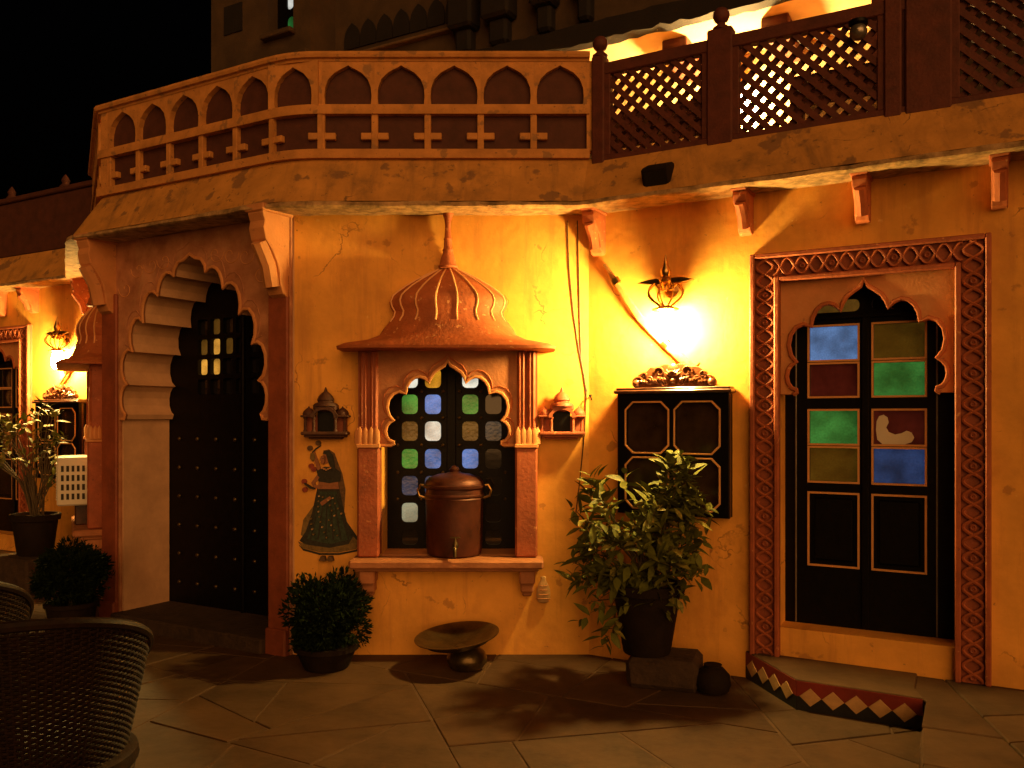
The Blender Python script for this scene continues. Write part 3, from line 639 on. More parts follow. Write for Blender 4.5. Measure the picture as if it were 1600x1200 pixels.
# ------------------------------------------------------------------ lattice railing on the terrace edge
def railing(F, label, posts, panels=True, dz=0):
    T = F @ Matrix.Translation((0, 0, .015))
    rt = empty('wooden_railing', T, label, 'railing')
    zb, zt = 3.125, 3.735
    for x, wd in posts:
        MB().box(x - wd/2, x + wd/2, 3.10, zt + .05, -.045, .045, .008).build('post', 'redwood', T, rt)
        pf = MB().lathe([(.045, 0), (.05, .012), (.03, .028), (.022, .04), (.04, .055), (.05, .08), (.046, .105), (.03, .125), (.008, .135)], 14, (x, zt + .05, 0), 'y').build('finial', 'redwood', T, rt)
    for i in range(len(posts) - 1):
        a = posts[i][0] + posts[i][1]/2; b = posts[i+1][0] - posts[i+1][1]/2
        MB().box(a - .005, b + .005, zt - .075, zt, -.03, .034, .006).build('top_rail', 'redwood', T, rt)
        MB().box(a - .005, b + .005, 3.10, 3.155, -.03, .034, .006).build('bottom_rail', 'redwood', T, rt)
        for s0, s1 in ((a - .004, a + .035), (b - .035, b + .004)): MB().box(s0, s1, 3.153, zt - .073, -.026, .03, .004).build('stile', 'redwood', T, rt)
        X0, X1, Z0, Z1 = a + .03, b - .03, 3.15, zt - .07; pitch = .092; hw_ = .0165
        for sg, d0 in ((1, -.012), (-1, .004)):
            c = -math.ceil((Z1 - Z0) / pitch) * pitch if sg > 0 else 0
            end = (X1 - X0) if sg > 0 else (X1 - X0) + (Z1 - Z0)
            while c < end:
                c += pitch
                # line: x = X0 + c + sg*(z - Z0)
                z_a = Z0; z_b = Z1; xa = X0 + c; xb = X0 + c + sg*(Z1 - Z0)
                if sg > 0:
                    if xa < X0: z_a += X0 - xa; xa = X0
                    if xb > X1: z_b -= xb - X1; xb = X1
                else:
                    if xa > X1: z_a += xa - X1; xa = X1
                    if xb < X0: z_b -= X0 - xb; xb = X0
                if z_b - z_a < .015: continue
                h = hw_ * .7071; px, pz = h * 1.0, -sg * h
                MB().prism([(xa - px, z_a - pz), (xa + px, z_a + pz), (xb + px, z_b + pz), (xb - px, z_b - pz)], d0, d0 + .0155).build('slat', 'redwood', T, rt, smooth=False)
    return rt
pc = [(P(FC, u_, 150, .015)[0], wd) for u_, wd in ((938, .085), (1127, .15), (1396, .085))]
railing(FC, 'dark red wooden lattice railing above the bright wall lamp and lattice-framed door', pc + [(pc[-1][0] + .17, .22), (pc[-1][0] + 1.2, .1), (pc[-1][0] + 2.1, .1)])
MB().box(-.02, 5, 3.155, 3.70, -.10, .02, .01).build('parapet_wall', 'panel', FE, bld)
MB().box(-.03, 5, 3.70, 3.75, -.12, .05, .01).build('parapet_coping', 'panel', FE, bld)
for x_ in (.55, 1.45, 2.35): MB().lathe([(.05, 3.75), (.055, 3.77), (.03, 3.80), (.04, 3.83), (.02, 3.87), (.004, 3.89)], 12, (x_, 0, -.04), 'y').build('finial', 'panel', FE, bld)

# ------------------------------------------------------------------ storey above, set back behind the terrace
up = empty('upper_storey', FC @ Matrix.Translation((0, 3.06, -3.4)), 'dark upper storey behind the terrace with overhanging eave and small stained window', 'building')
def uP(u, v, d): return P(FC, u, v, d)
xl = uP(700, 50, -2.7)[0]
xp = P(FC, 1402, 100, -3.3)[0]
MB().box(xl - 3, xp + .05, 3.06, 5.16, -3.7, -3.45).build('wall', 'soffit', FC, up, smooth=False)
MB().box(xp + .051, 7, 3.06, 5.16, -3.7, -3.45).build('shaded_wall_end', 'upper', FC, up, smooth=False)  # right end of the terrace wall, coloured dark to imitate shade
MB().box(xl - .2, 7, 5.08, 5.22, -3.44, -2.5, .01).build('eave', 'soffit', FC, up, smooth=False)
em = MB(); k_ = 0; xx = xl - .2; random.seed(9); rings = []
while xx < 7:
    rings.append([(xx, 5.07 + random.uniform(-.012, .012), -2.55), (xx, 5.075 + random.uniform(-.014, .014), -2.42 + random.uniform(-.012, .012)), (xx, 5.27 + random.uniform(-.01, .01), -2.44), (xx, 5.32, -2.55)]); xx += .09
em.add([p for q in rings for p in q], [(i*4+k, i*4+(k+1)%4, i*4+4+(k+1)%4, i*4+4+k) for i in range(len(rings)-1) for k in range(4)])
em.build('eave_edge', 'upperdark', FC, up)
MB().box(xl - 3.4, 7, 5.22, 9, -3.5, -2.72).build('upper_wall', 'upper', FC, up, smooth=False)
for u_, v_, wd in ((770, 62, .34), (842, 42, .26), (905, 24, .22), (715, 78, .30)):
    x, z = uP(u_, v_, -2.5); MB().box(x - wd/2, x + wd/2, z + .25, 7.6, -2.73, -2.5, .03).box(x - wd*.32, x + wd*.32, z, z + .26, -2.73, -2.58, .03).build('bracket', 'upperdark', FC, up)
bmz = [(1212, 30), (1056, 72)]
for u_, v_ in bmz:
    x, z = uP(u_, v_, -2.8); MB().box(x - .12, x + .12, 4.90, 5.082, -3.44, -2.75, .01).build('beam', 'redwood', FC, up)
# blind arches and handrail left of the eave
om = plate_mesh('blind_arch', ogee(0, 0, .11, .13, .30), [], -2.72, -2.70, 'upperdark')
x0_ = uP(560, 80, -2.7)[0]
for k in range(9):
    x, z = x0_ + .235*k - .1, 5.78
    link('blind_arch', om, FC @ Matrix.Translation((x, z, 0)), up)
xa, xb = uP(520, 80, -2.66)[0], uP(706, 30, -2.66)[0]
MB().box(xa - .8, xb, 5.67, 5.70, -2.73, -2.64, .008).build('handrail', 'handrail', FC, up)
# tower with a stained window
t0, t1 = uP(330, 60, -2.3)[0], uP(485, 60, -2.3)[0]
wx = uP(438, 20, -2.3); wz0 = uP(438, 52, -2.3)[1]
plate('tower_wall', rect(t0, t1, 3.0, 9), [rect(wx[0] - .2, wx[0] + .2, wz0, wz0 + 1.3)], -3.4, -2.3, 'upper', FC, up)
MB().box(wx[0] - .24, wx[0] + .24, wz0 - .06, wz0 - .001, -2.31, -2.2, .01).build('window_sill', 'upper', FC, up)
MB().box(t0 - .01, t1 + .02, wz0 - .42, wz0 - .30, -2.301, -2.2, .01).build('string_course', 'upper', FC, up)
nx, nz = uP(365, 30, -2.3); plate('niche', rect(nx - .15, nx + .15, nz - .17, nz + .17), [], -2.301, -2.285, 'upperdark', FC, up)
tw = plate('tower_window', rect(wx[0] - .205, wx[0] + .205, wz0 - .005, wz0 + 1.31), [rrect(wx[0] + dx, wz0 + .17 + .27*k, .11, .19, .05) for k in range(4) for dx in (0.0,)], -2.5, -2.46, 'blackwood', FC, up)
for k, nm in enumerate(('fargreen', 'farwhite', 'fargreen', 'farwhite')):
    MB().box(wx[0] - .065, wx[0] + .065, wz0 + .17 + .27*k - .1, wz0 + .17 + .27*k + .1, -2.495, -2.48).build('pane', G[nm], FC, tw, smooth=False)
# added partition, blocks the terrace lamp so the right end stays dark
MB().box(xp, xp + .15, 3.06, 5.07, -3.44, -1.5).build('added_partition', 'redwood', FC, up, smooth=False)

# ------------------------------------------------------------------ wall lamps
def sconce(F, x, z, label, globe='lamp', sc_=1.0, d0=.001):
    T = F @ Matrix.Translation((x, z, d0)) @ Matrix.Scale(sc_, 4)
    r = empty('wall_lamp', T, label, 'lamp', 'lit ornate wall lamps')
    c = .105
    MB().lathe([(.045, 0), (.05, .006), (.04, .014), (.02, .02)], 16).build('back_plate', 'brass', T @ Matrix.Translation((0, .24, 0)), r)
    MB().tube([(0, .24, .01), (0, .26, .06), (0, .25, .10), (0, .22, c)], .009, 8).build('arm', 'brass', T, r)
    MB().lathe([(.004, -.07), (.03, -.062), (.05, -.03), (.054, .0), (.05, .04), (.04, .075), (.03, .10)], 20, (0, 0, c), 'y').build('globe', globe, T, r)
    MB().lathe([(.05, .098), (.078, .104), (.08, .112), (.05, .122), (.035, .13)], 20, (0, 0, c), 'y').build('gallery', 'brass', T, r)
    for k in range(8):
        a = k * math.pi / 4; pts = []
        for t in [i / 14 for i in range(15)]:
            rr = .035 + .075 * math.sin(t * 2.6); hh = .13 + .13 * t
            pts.append((rr*math.cos(a), hh, c + rr*math.sin(a)))
        pts += [((.07 - .012*j)*math.cos(a), .262 - .012*j, c + (.07 - .012*j)*math.sin(a)) for j in range(4)]
        MB().tube(pts, .0055, 5).build('filigree_scroll', 'brass', T, r)
    for s in (-1, 1):
        w_ = MB().prism([(0, 0), (.05*s, .022), (.11*s, .02), (.175*s, .004), (.10*s, -.008), (.04*s, -.012)], -.012, .012)
        w_.build('wing', 'brass', T @ Matrix.Translation((0, .272, c)), r, smooth=False)
    MB().lathe([(.03, .26), (.042, .275), (.035, .295), (.022, .305), (.032, .325), (.030, .345), (.018, .37), (.012, .40), (.003, .435)], 14, (0, 0, c), 'y').build('spire', 'brass', T, r)
    return r
lx, lz = P(FC, 1040, 512, .105)
sconce(FC, lx, lz, 'lit brass wall lamp with winged crown above the carved cabinet beside the potted plant')
sconce(FE2, lx, lz, 'lit brass wall lamp on the far wing beyond the doorway')
tx, tz = P(FC, 1145, 160, -3.3)
tl = sconce(FC, tx, tz, 'lit wall lamp on the terrace seen through the lattice railing', 'lampfar', 1.0, -3.449)

# ------------------------------------------------------------------ swords
def sword(F, label):
    T = F @ Matrix.Translation((0, 0, .03)); ks = [P(FC, *q, .03) for q in ((944, 413), (962, 440), (980, 468), (1000, 497), (1020, 518), (1040, 537), (1062, 558), (1084, 578))]
    r = empty('curved_sword', T @ Matrix.Translation((ks[4][0], ks[4][1], 0)), label, 'sword', 'curved swords on the walls')
    n = len(ks); MB().tube([(x, z, 0) for x, z in ks], [.009, .019, .022, .024, .026, .027, .028, .027], 8, flat=.55).build('scabbard', 'leather', T, r)
    for i in (1, 5): 
        p = Vector((*ks[i], 0)); q = Vector((*ks[i+1], 0)); t = (q - p).normalized() * .02
        MB().tube([p - t, p + t], .0295, 8, flat=.7).build('scabbard_band', 'brass', T, r)
    p = Vector((*ks[-1], 0)); t = (p - Vector((*ks[-2], 0))).normalized(); nrm_ = Vector((-t.y, t.x, 0))
    MB().tube([p - nrm_*.055, p - nrm_*.02, p + nrm_*.02, p + nrm_*.055], [.006, .009, .009, .006], 6).build('cross_guard', 'brass', T, r)
    MB().tube([p, p + t*.03, p + t*.06, p + t*.09, p + t*.10], [.011, .015, .016, .012, .012], 8).build('grip', 'leather', T, r)
    MB().lathe([(.028, 0), (.03, .006), (.012, .012), (.006, .02)], 12).build('pommel', 'brass', T @ Matrix.Translation(p + t*.11) @ t.to_track_quat('Z', 'Y').to_matrix().to_4x4(), r)
    MB().box(ks[3][0] - .01, ks[3][0] + .01, ks[3][1] - .012, ks[3][1] + .012, -.0285, -.008).build('hook', 'brass', T, r)
    return r
sword(FC, 'curved sword in its scabbard slanting behind the bright wall lamp above the carved cabinet')
sword(FE2, 'curved sword slanting below the lamp on the far wing')

# ------------------------------------------------------------------ carved wall cabinets
def cabinet(F, label):
    x0, x1, z0, z1 = .235, .925, .925, 1.655; cx = (x0 + x1)/2; T = F @ Matrix.Translation((0, 0, .0015))
    r = empty('wall_cabinet', T @ Matrix.Translation((cx, z0, 0)), label, 'cabinet', 'carved wall cabinets')
    pw, ph = .265, .30; cxs = (cx - .155, cx + .155); czs = (z1 - .205, z0 + .19)
    def octo(a, b, w_, h_, c): return [(a-w_/2+c, b-h_/2), (a+w_/2-c, b-h_/2), (a+w_/2, b-h_/2+c), (a+w_/2, b+h_/2-c), (a+w_/2-c, b+h_/2), (a-w_/2+c, b+h_/2), (a-w_/2, b+h_/2-c), (a-w_/2, b-h_/2+c)]
    holes = [octo(a, b, pw, ph, .045) for a in cxs for b in czs]
    plate('frame', rect(x0, x1, z0, z1), holes, .06, .09, 'blackwood', T, r, bev=.003)
    MB().box(x0 + .004, x1 - .004, z0 + .004, z1 - .004, 0, .04).build('back_box', 'blackwood', T, r)
    for s0, s1, q0, q1 in ((x0+.003, x0+.025, z0+.003, z1-.003), (x1-.025, x1-.003, z0+.003, z1-.003), (x0+.026, x1-.026, z0+.003, z0+.025), (x0+.026, x1-.026, z1-.025, z1-.003)):
        MB().box(s0, s1, q0, q1, .041, .0595).build('side_board', 'brownwood', T, r)
    for a in cxs:
        for b in czs:
            MB().prism(octo(a, b, pw + .01, ph + .01, .045), .045, .052).build('pane', 'cabglass', T, r, smooth=False)
            plate('gilt_trim', octo(a, b, pw + .018, ph + .018, .05), [octo(a, b, pw - .002, ph - .002, .0455)], .088, .097, 'gold', T, r, bev=.002)
    MB().box(x0 - .018, x1 + .018, z1, z1 + .022, 0, .115, .006).box(x0 - .008, x1 + .008, z1 + .022, z1 + .036, .002, .10, .004).build('cornice', 'brownwood', T, r)
    zb = z1 + .036; hw_ = .235
    sil = [(-hw_, 0), (hw_, 0)] + [(hw_*math.cos(a)*(1 + .05*math.cos(9*a)), .135*math.sin(a)**.7 * (1 + .05*math.cos(14*a)) + .004) for a in [math.pi*k/40 for k in range(1, 40)]]
    cr = plate('carved_crest', [(cx + x, zb + y) for x, y in sil], [], .03, .06, 'carved', T, r, bev=.004)
    cm = MB(); random.seed(3)
    for s in (-1, 1):
        for (ox, oy, k, rr) in ((.215, .035, 1, .038), (.15, .05, -1, .034), (.085, .092, 1, .036), (.05, .03, -1, .026), (.18, .075, 1, .02)):
            pts = [(cx + s*(ox + rr*(1 - t/9)*math.cos(k*t)), zb + oy + rr*(1 - t/9)*math.sin(k*t), .064) for t in [i*.45 for i in range(17)]]
            cm.tube(pts, [.008*(1 - i/24) for i in range(17)], 5)
        for k in range(9):
            a = R(12 + k*19 - 90 + 90) ; bx_, by_ = cx + s*(.04 + .017*k), zb + .02 + .006*(k % 3)
            L_ = .05; ang = R(70 - 7*k)
            cm.tube([(bx_, by_, .06), (bx_ + s*L_*.5*math.cos(ang), by_ + L_*.6*math.sin(ang), .07), (bx_ + s*L_*math.cos(ang), by_ + L_*math.sin(ang)*.9, .062)], [.003, .010, .001], 5)
        cm.ball((cx + s*.235, zb + .028, .05), .03, 10)
    cm.ball((cx, zb + .105, .06), .03, 12, 1.2, 1.3, .6); cm.ball((cx, zb + .04, .062), .02, 10)
    for k in range(7):
        a = R(30 + 20*k); cm.tube([(cx, zb + .06, .068), (cx + .035*math.cos(a), zb + .06 + .035*math.sin(a), .076), (cx + .065*math.cos(a), zb + .06 + .065*math.sin(a), .064)], [.003, .009, .001], 5)
    cm.build('carving', 'carved', T, cr)
    MB().lathe([(.012, 0), (.013, .01), (.006, .016)], 8).build('knob', 'brass', T @ Matrix.Translation((cx, z0 + .19, .09)), r)
    return r
cabinet(FC, 'black wall cabinet with four gilt-trimmed panes and carved crest, behind the leafy potted plant')
cabinet(FE2, 'black wall cabinet with carved crest on the far wing beside the white air conditioner')

# ------------------------------------------------------------------ miniature shrine niches
def shrine(x, label, ez=1.40, m='terra'):
    T = FB @ Matrix.Translation((x, ez, .0015))
    r = empty('wall_shrine', T, label, 'shrine', 'little domed niches beside the window')
    MB().box(-.145, .145, .0, .022, 0, .115, .006).box(-.13, .13, -.014, .001, .001, .095, .004).box(-.105, .105, -.026, -.013, .001, .07, .004).build('base', m, T, r)
    MB().box(-.128, .128, .021, .118, 0, .03).build('back_panel', 'maroon', T, r)
    for xx in (-.125, -.068, .068, .125):
        MB().lathe([(.013, .022), (.013, .03), (.009, .036), (.010, .075), (.008, .098), (.013, .105), (.014, .113)], 10, (xx, 0, .09 if abs(xx) < .1 else .07), 'y').build('column', m, T, r)
    for s in (-1, 1):
        a, b = sorted((s*.072, s*.15)); MB().box(a, b, .112, .126, .001, .10, .004).build('side_cornice', m, T, r)
        MB().lathe([(.038, .125), (.040, .135), (.033, .152), (.018, .166), (.006, .174), (.003, .182)], 12, (s*.107, 0, .05), 'y').build('side_dome', m, T, r)
    arch = [(.062*math.cos(a), .11 + .05*math.sin(a)**.8) for a in [math.pi*k/14 for k in range(15)]]
    top = [(-.085, .112), (-.085, .128), (-.066, .15), (-.04, .176), (0, .186), (.04, .176), (.066, .15), (.085, .128), (.085, .112)]
    plate('arched_front', top + arch[0:15], [], .075, .105, m, T, r)
    MB().box(-.075, .075, .15, .20, .002, .085, .012).build('roof_block', m, T, r)
    MB().lathe([(.072, .182), (.066, .20), (.05, .206), (.05, .214), (.056, .222), (.045, .245), (.026, .265), (.012, .275), (.010, .285), (.003, .302)], 14, (0, 0, .052), 'y').build('dome', m, T, r)
    MB().box(-.055, .055, .021, .15, .028, .034).build('recess_shade_panel', 'blackwood', T, r)  # flat black sheet imitates the shade inside the niche
shrine(-1.178, 'little domed wall shrine above the painted woman, half in shade', m='shaded')
shrine(.315, 'little domed terracotta wall shrine in bright lamplight beside the corner cables', m='brick')

# ------------------------------------------------------------------ painted woman on the wall
mu = empty('wall_painting', FB @ Matrix.Translation((-1.17, .62, .0012)), 'painted woman in a wide dark skirt on the wall beside the domed window', 'painting')
lay = [0]
def paint(name, pts, m):
    lay[0] += 1; d = .001 + .0007 * lay[0]
    plate(name, [P(FB, *p) for p in pts], [], .0004, d, m, FB, mu)
def disc(cx, cy, rx, ry=None, n=12): ry = ry or rx; return [(cx + rx*math.cos(2*math.pi*k/n), cy + ry*math.sin(2*math.pi*k/n)) for k in range(n)]
paint('veil', [(505, 704), (514, 702), (523, 708), (528, 722), (535, 740), (540, 765), (538, 800), (536, 830), (530, 800), (526, 760), (518, 735), (512, 720)], 'mveil')
paint('veil_tail', [(499, 770), (490, 790), (474, 812), (470, 836), (478, 840), (492, 812)], 'molive')
paint('skirt', [(496, 762), (530, 762), (536, 790), (542, 815), (558, 838), (562, 848), (546, 856), (515, 860), (486, 856), (468, 845), (478, 830), (488, 800)], 'inky')
paint('skirt_panel', [(500, 768), (526, 768), (532, 800), (540, 828), (550, 842), (515, 850), (480, 842), (490, 815)], 'mgreen')
paint('skirt_hem', [(466, 846), (480, 851), (515, 856), (545, 850), (552, 838), (563, 849), (556, 858), (530, 863), (500, 863), (472, 856)], 'molive')
paint('hem_line', [(467, 851), (474, 857), (500, 864), (530, 864), (556, 859), (564, 850), (560, 861), (530, 867), (500, 867), (474, 860)], 'inky')
for k in range(6):
    a = 502 + k*4.4; b = 484 + k*12; paint('skirt_fold', [(a, 772), (a + 1.6, 772), (b + 2.2, 843), (b, 843)], 'inky')
paint('waist', [(499, 748), (528, 748), (530, 764), (497, 764)], 'mskin')
paint('bodice', [(495, 733), (508, 729), (522, 730), (533, 738), (532, 752), (515, 755), (498, 752)], 'inky')
paint('sash', [(500, 785), (516, 775), (519, 779), (504, 790)], 'mskin')
paint('face', disc(509, 717, 5.5, 8) , 'mskin')
paint('hair', [(506, 705), (514, 704), (520, 710), (523, 722), (524, 735), (518, 732), (513, 720), (510, 710), (505, 709)], 'inky')
paint('raised_arm', [(497, 735), (492, 720), (489, 705), (492, 704), (497, 718), (502, 732)], 'mskin')
paint('lowered_arm', [(496, 742), (487, 754), (492, 764), (505, 760), (504, 757), (494, 758), (493, 754), (500, 746)], 'mskin')
paint('twig', [(488, 706), (494, 700), (502, 695), (502, 697), (495, 702), (489, 708)], 'inky')
paint('lamp', [(486, 708), (492, 708), (494, 716), (489, 721), (485, 716)], 'molive')
for k, (fx, fy) in enumerate(((476, 752), (477, 765), (487, 728), (491, 733), (485, 700), (498, 692))): paint('flower', disc(fx, fy, 4.2, 4), 'mred' if k < 4 else 'mveil')
for k in range(26):
    fy = 775 + (k * 37 % 66); half = 12 + (fy - 770) * .36; paint('skirt_dot', disc(513 + (((k * 53) % 100) / 50 - 1) * half, fy, 1.3, 1.3, 6), 'molive' if k % 3 else 'cream')
for k in range(5): paint('necklace_bead', disc(505 + k*3.2, 731 + (2 - abs(k - 2)) * 1.3, 1.3, 1.3, 6), 'gold')
paint('face_profile', [(504, 712), (502, 718), (504, 720), (503, 723), (507, 725), (509, 720), (509, 713)], 'mskin')
paint('eye', disc(507, 716, 1.3, .8, 6), 'inky')
paint('flower_stalk', [(478, 754), (487, 760), (493, 762), (493, 764), (486, 762), (478, 756)], 'inky')
for s in (-6, 6): paint('foot', [(512 + s - 3, 868), (512 + s + 3, 868), (512 + s + 5, 875), (512 + s - 6, 875)], 'mveil')

# ------------------------------------------------------------------ copper water urn on the window ledge
ux_, uy_ = -.405 + .0, 0
T = FB @ Matrix.Translation((P(FB, 710, 800, -.02)[0], .6345, -.02))
urn = empty('water_urn', T, 'tall dull copper water urn with brass tap standing in the domed window', 'urn')
MB().lathe([(.16, 0), (.172, .01), (.178, .05), (.182, .20), (.185, .35), (.187, .36), (.182, .368), (.184, .40), (.182, .425)], 32, (0, 0, 0), 'y').build('body', 'copper', T, urn)
MB().lathe([(.188, .424), (.196, .43), (.198, .445), (.188, .452), (.184, .47), (.16, .495), (.10, .515), (.05, .522), (.03, .53), (.034, .545), (.018, .565), (.004, .57)], 32, (0, 0, 0), 'y').build('lid', 'copper', T, urn)
MB().lathe([(.189, .376), (.191, .384), (.189, .392)], 32, (0, 0, 0), 'y').build('band', 'copper', T, urn)
for s in (-1, 1): MB().tube([(s*.18, .36, .0), (s*.225, .375, 0), (s*.235, .41, 0), (s*.215, .445, 0), (s*.185, .44, 0)], .009, 8).build('handle', 'brass', T, urn)
tp = MB().tube([(.02, .07, .17), (.02, .07, .235)], .014, 10).tube([(.02, .075, .225), (.02, .055, .245), (.02, .02, .25)], .011, 8)
tp.lathe([(.018, -.012), (.02, 0), (.016, .015), (.008, .03), (.007, .05)], 10, (.02, .085, .215), 'y').box(-.012, .052, .13, .14, .21, .22, .003).build('tap', 'darkbrass', T, urn)

# ------------------------------------------------------------------ brass bowl on a round foot
bx_, by_ = gp(728, 1053); T = rel((bx_, by_ + .10, .002))
bowl = empty('footed_bowl', T, 'wide shallow brass bowl on a round dark foot on the paving below the window', 'bowl')
MB().lathe([(.07, 0), (.10, .012), (.121, .045), (.122, .07), (.105, .105), (.08, .125), (.06, .14)], 24).build('foot', 'darkbrass', T, bowl)
TB = T @ Matrix.Translation((-.05, 0, .112)) @ Matrix.Rotation(R(-6), 4, 'Y') @ Matrix.Rotation(R(4), 4, 'X')
MB().lathe([(.03, .004), (.10, .018), (.19, .05), (.238, .085), (.255, .09), (.256, .095), (.236, .094), (.188, .062), (.10, .03), (.03, .02), (.001, .018)], 40).build('dish', 'darkbrass', TB, bowl)

# ------------------------------------------------------------------ plants
def leaf_mesh(name, L, W_, m, droop=.25):
    vs = []; fs = []
    prof = [(0, .02), (.15, .5), (.38, 1), (.62, .85), (.84, .42), (1, .0)]
    for t, w_ in prof:
        z = -droop * L * t * t
        vs += [(-W_*w_/2, t*L, z + .10*W_*w_), (0, t*L, z - .02*W_), (W_*w_/2, t*L, z + .10*W_*w_)]
    for i in range(len(prof) - 1):
        for k in range(2): fs.append((i*3+k, i*3+k+1, i*3+k+4, i*3+k+3))
    return vs, fs
def leaf_data(vars_):
    out = []
    for L, W_, m, dr in vars_:
        vs, fs = leaf_mesh('leaf', L, W_, m, dr); out.append((vs, fs, MB().add(vs, fs).mesh('leaf', m, ang=60)))
    return out
LV = leaf_data([(.12, .046, 'leaf', .2), (.085, .036, 'leaf', .4), (.14, .052, 'leaf', .1), (.11, .046, 'leaf2', .25)])
def orient(pos, d, roll):
    d = Vector(d).normalized(); q = d.to_track_quat('Y', 'Z').to_matrix().to_4x4()
    return Matrix.Translation(pos) @ q @ Matrix.Rotation(roll, 4, 'Y')
def leafy_plant(base, blobs, nparts, nextra, label, pot_fn, seed, leafscale=1.0, group='leafy potted plants'):
    random.seed(seed)
    r = empty('potted_plant', rel(base), label, 'plant', group); B0 = Vector(base)
    top = pot_fn(r, base)
    root = B0 + Vector((0, 0, top))
    leaves = []; sb = MB()
    stems = 0
    while len(leaves) < nparts + nextra:
        c, rad = random.choices(blobs, weights=[b[1][0]*b[1][2] for b in blobs])[0]
        while True:
            q = Vector((random.uniform(-1, 1), random.uniform(-1, 1), random.uniform(-1, 1)))
            if q.length <= 1: break
        q = q.normalized() * q.length ** .45
        tip = B0 + Vector(c) + Vector((q.x*rad[0], q.y*rad[1], q.z*rad[2]))
        cc = B0 + Vector(c)
        inner = cc * .6 + root * .4 + (tip - cc) * .25
        if stems < 60:
            mid = (root + inner) / 2 + Vector((random.uniform(-.04, .04), random.uniform(-.04, .04), .05))
            sb.tube([root + Vector((random.uniform(-.05, .05), random.uniform(-.05, .05), -.03)), mid, inner, tip], [.008, .006, .0045, .002], 5); stems += 1
        k = random.randint(4, 6); ax_ = (tip - inner).normalized(); ph = random.uniform(0, 6)
        for j in range(k):
            a = ph + j * 2.4; side = ax_.orthogonal().normalized(); side = Matrix.Rotation(a, 3, ax_) @ side
            d = (side * .9 + ax_ * random.uniform(.2, .9) + Vector((0, 0, random.uniform(-.25, .45)))).normalized()
            pos = tip - ax_ * .022 * j
            leaves.append((pos, d, random.uniform(-.7, .7), random.uniform(.55, 1.15) * leafscale))
    sb.build('stem', 'stem', I4, r)
    leaves = [l for l in leaves if not behind((l[0].x, l[0].y), -.02)]
    leaves.sort(key=lambda l: l[0].y)
    ex = MB()
    for i, (pos, d, roll, s_) in enumerate(leaves):
        lv = random.choices(LV, weights=[3, 3, 2, 2.2])[0]; m_ = orient(pos, d, roll) @ Matrix.Scale(s_, 4)
        if i < nparts: link('leaf', lv[2], m_, r)
        else: ex.add([m_ @ Vector(v) for v in lv[0]], lv[1])
    if ex.v:
        o = ex.build('foliage', 'leaf', I4, r); o['kind'] = 'stuff'
    return r
def big_pot(rad0, rad1, h, z0):
    def fn(r, base):
        T = rel((base[0], base[1], z0))
        MB().lathe([(rad0, 0), (rad0 + .005, .01), (rad0 + (rad1-rad0)*.85, h - .06), (rad1 + .012, h - .055), (rad1 + .018, h - .005), (rad1 + .012, h), (rad1 - .012, h), (rad1 - .02, h - .04), (.001, h - .045)], 28).build('pot', 'pot', T, r)
        MB().lathe([(rad1 - .022, h - .03), (.001, h - .025)], 20).build('soil', 'earth', T, r)
        return z0 + h - .03
    return fn
# stone block under the near plant
px_, py_ = .80, 4.90
blk = MB().box(-.20, .20, -.17, .17, 0, .17, .03)
random.seed(5); blk.v = [(x + random.uniform(-.008, .008), y + random.uniform(-.008, .008), z + (random.uniform(-.004, .0) if z > .1 else 0)) for x, y, z in blk.v]
ang_ = -TH * .6
tag(blk.build('stone_block', 'stone', rel((px_ + .07, py_ - .03, .003), ang_), smooth=False), 'rough stone block under the leafy plant pot beside the far end of the cabinet', 'stone block')
tag(MB().lathe([(.04, 0), (.085, .012), (.10, .05), (.092, .10), (.06, .135), (.045, .14), (.05, .155), (.04, .157), (.001, .15)], 20).build('clay_jar', 'pot', rel((px_ + .30, py_ - .20, .003))), 'small round dark clay jar on the paving beside the stone block', 'jar')
leafy_plant((px_ - .03, py_, 0), [((-.16, -.02, .99), (.30, .26, .22)), ((.13, -.02, .92), (.24, .22, .22)), ((.165, -.04, 1.20), (.06, .07, .14)), ((.16, -.05, 1.16), (.07, .07, .18)), ((.18, -.04, 1.24), (.07, .07, .10)), ((.17, -.04, 1.12), (.1, .08, .16)), ((-.06, -.08, .74), (.34, .24, .20)), ((-.24, -.08, .44), (.17, .16, .24)), ((-.02, -.17, .55), (.22, .08, .14)), ((.23, -.04, .64), (.11, .15, .10)), ((-.38, -.02, .64), (.08, .10, .12)), ((.27, -.02, 1.02), (.10, .1, .06))], 290, 1050,
            'leafy potted plant with pointed glossy leaves in front of the carved cabinet', big_pot(.13, .20, .40, .170), 11)
# far wing plant on a plinth
ex_, ey_ = (55 - 800) / FPX * 7.6, 7.6
tag(MB().box(-.28, .28, -.25, .25, 0, .30, .02).build('stone_plinth', 'stone', rel((ex_, ey_, .003), -TH), smooth=False), 'square stone plinth carrying the potted plant in front of the far wing', 'plinth')
leafy_plant((ex_, ey_, 0), [((-.05, 0, 1.40), (.42, .30, .16)), ((-.2, 0, 1.25), (.30, .25, .18)), ((.18, 0, 1.15), (.12, .15, .22)), ((.10, 0, 1.60), (.14, .12, .13))], 140, 90,
            'sparse potted plant on a plinth in front of the far lamp and cabinet', big_pot(.14, .19, .36, .304), 23, 1.0)

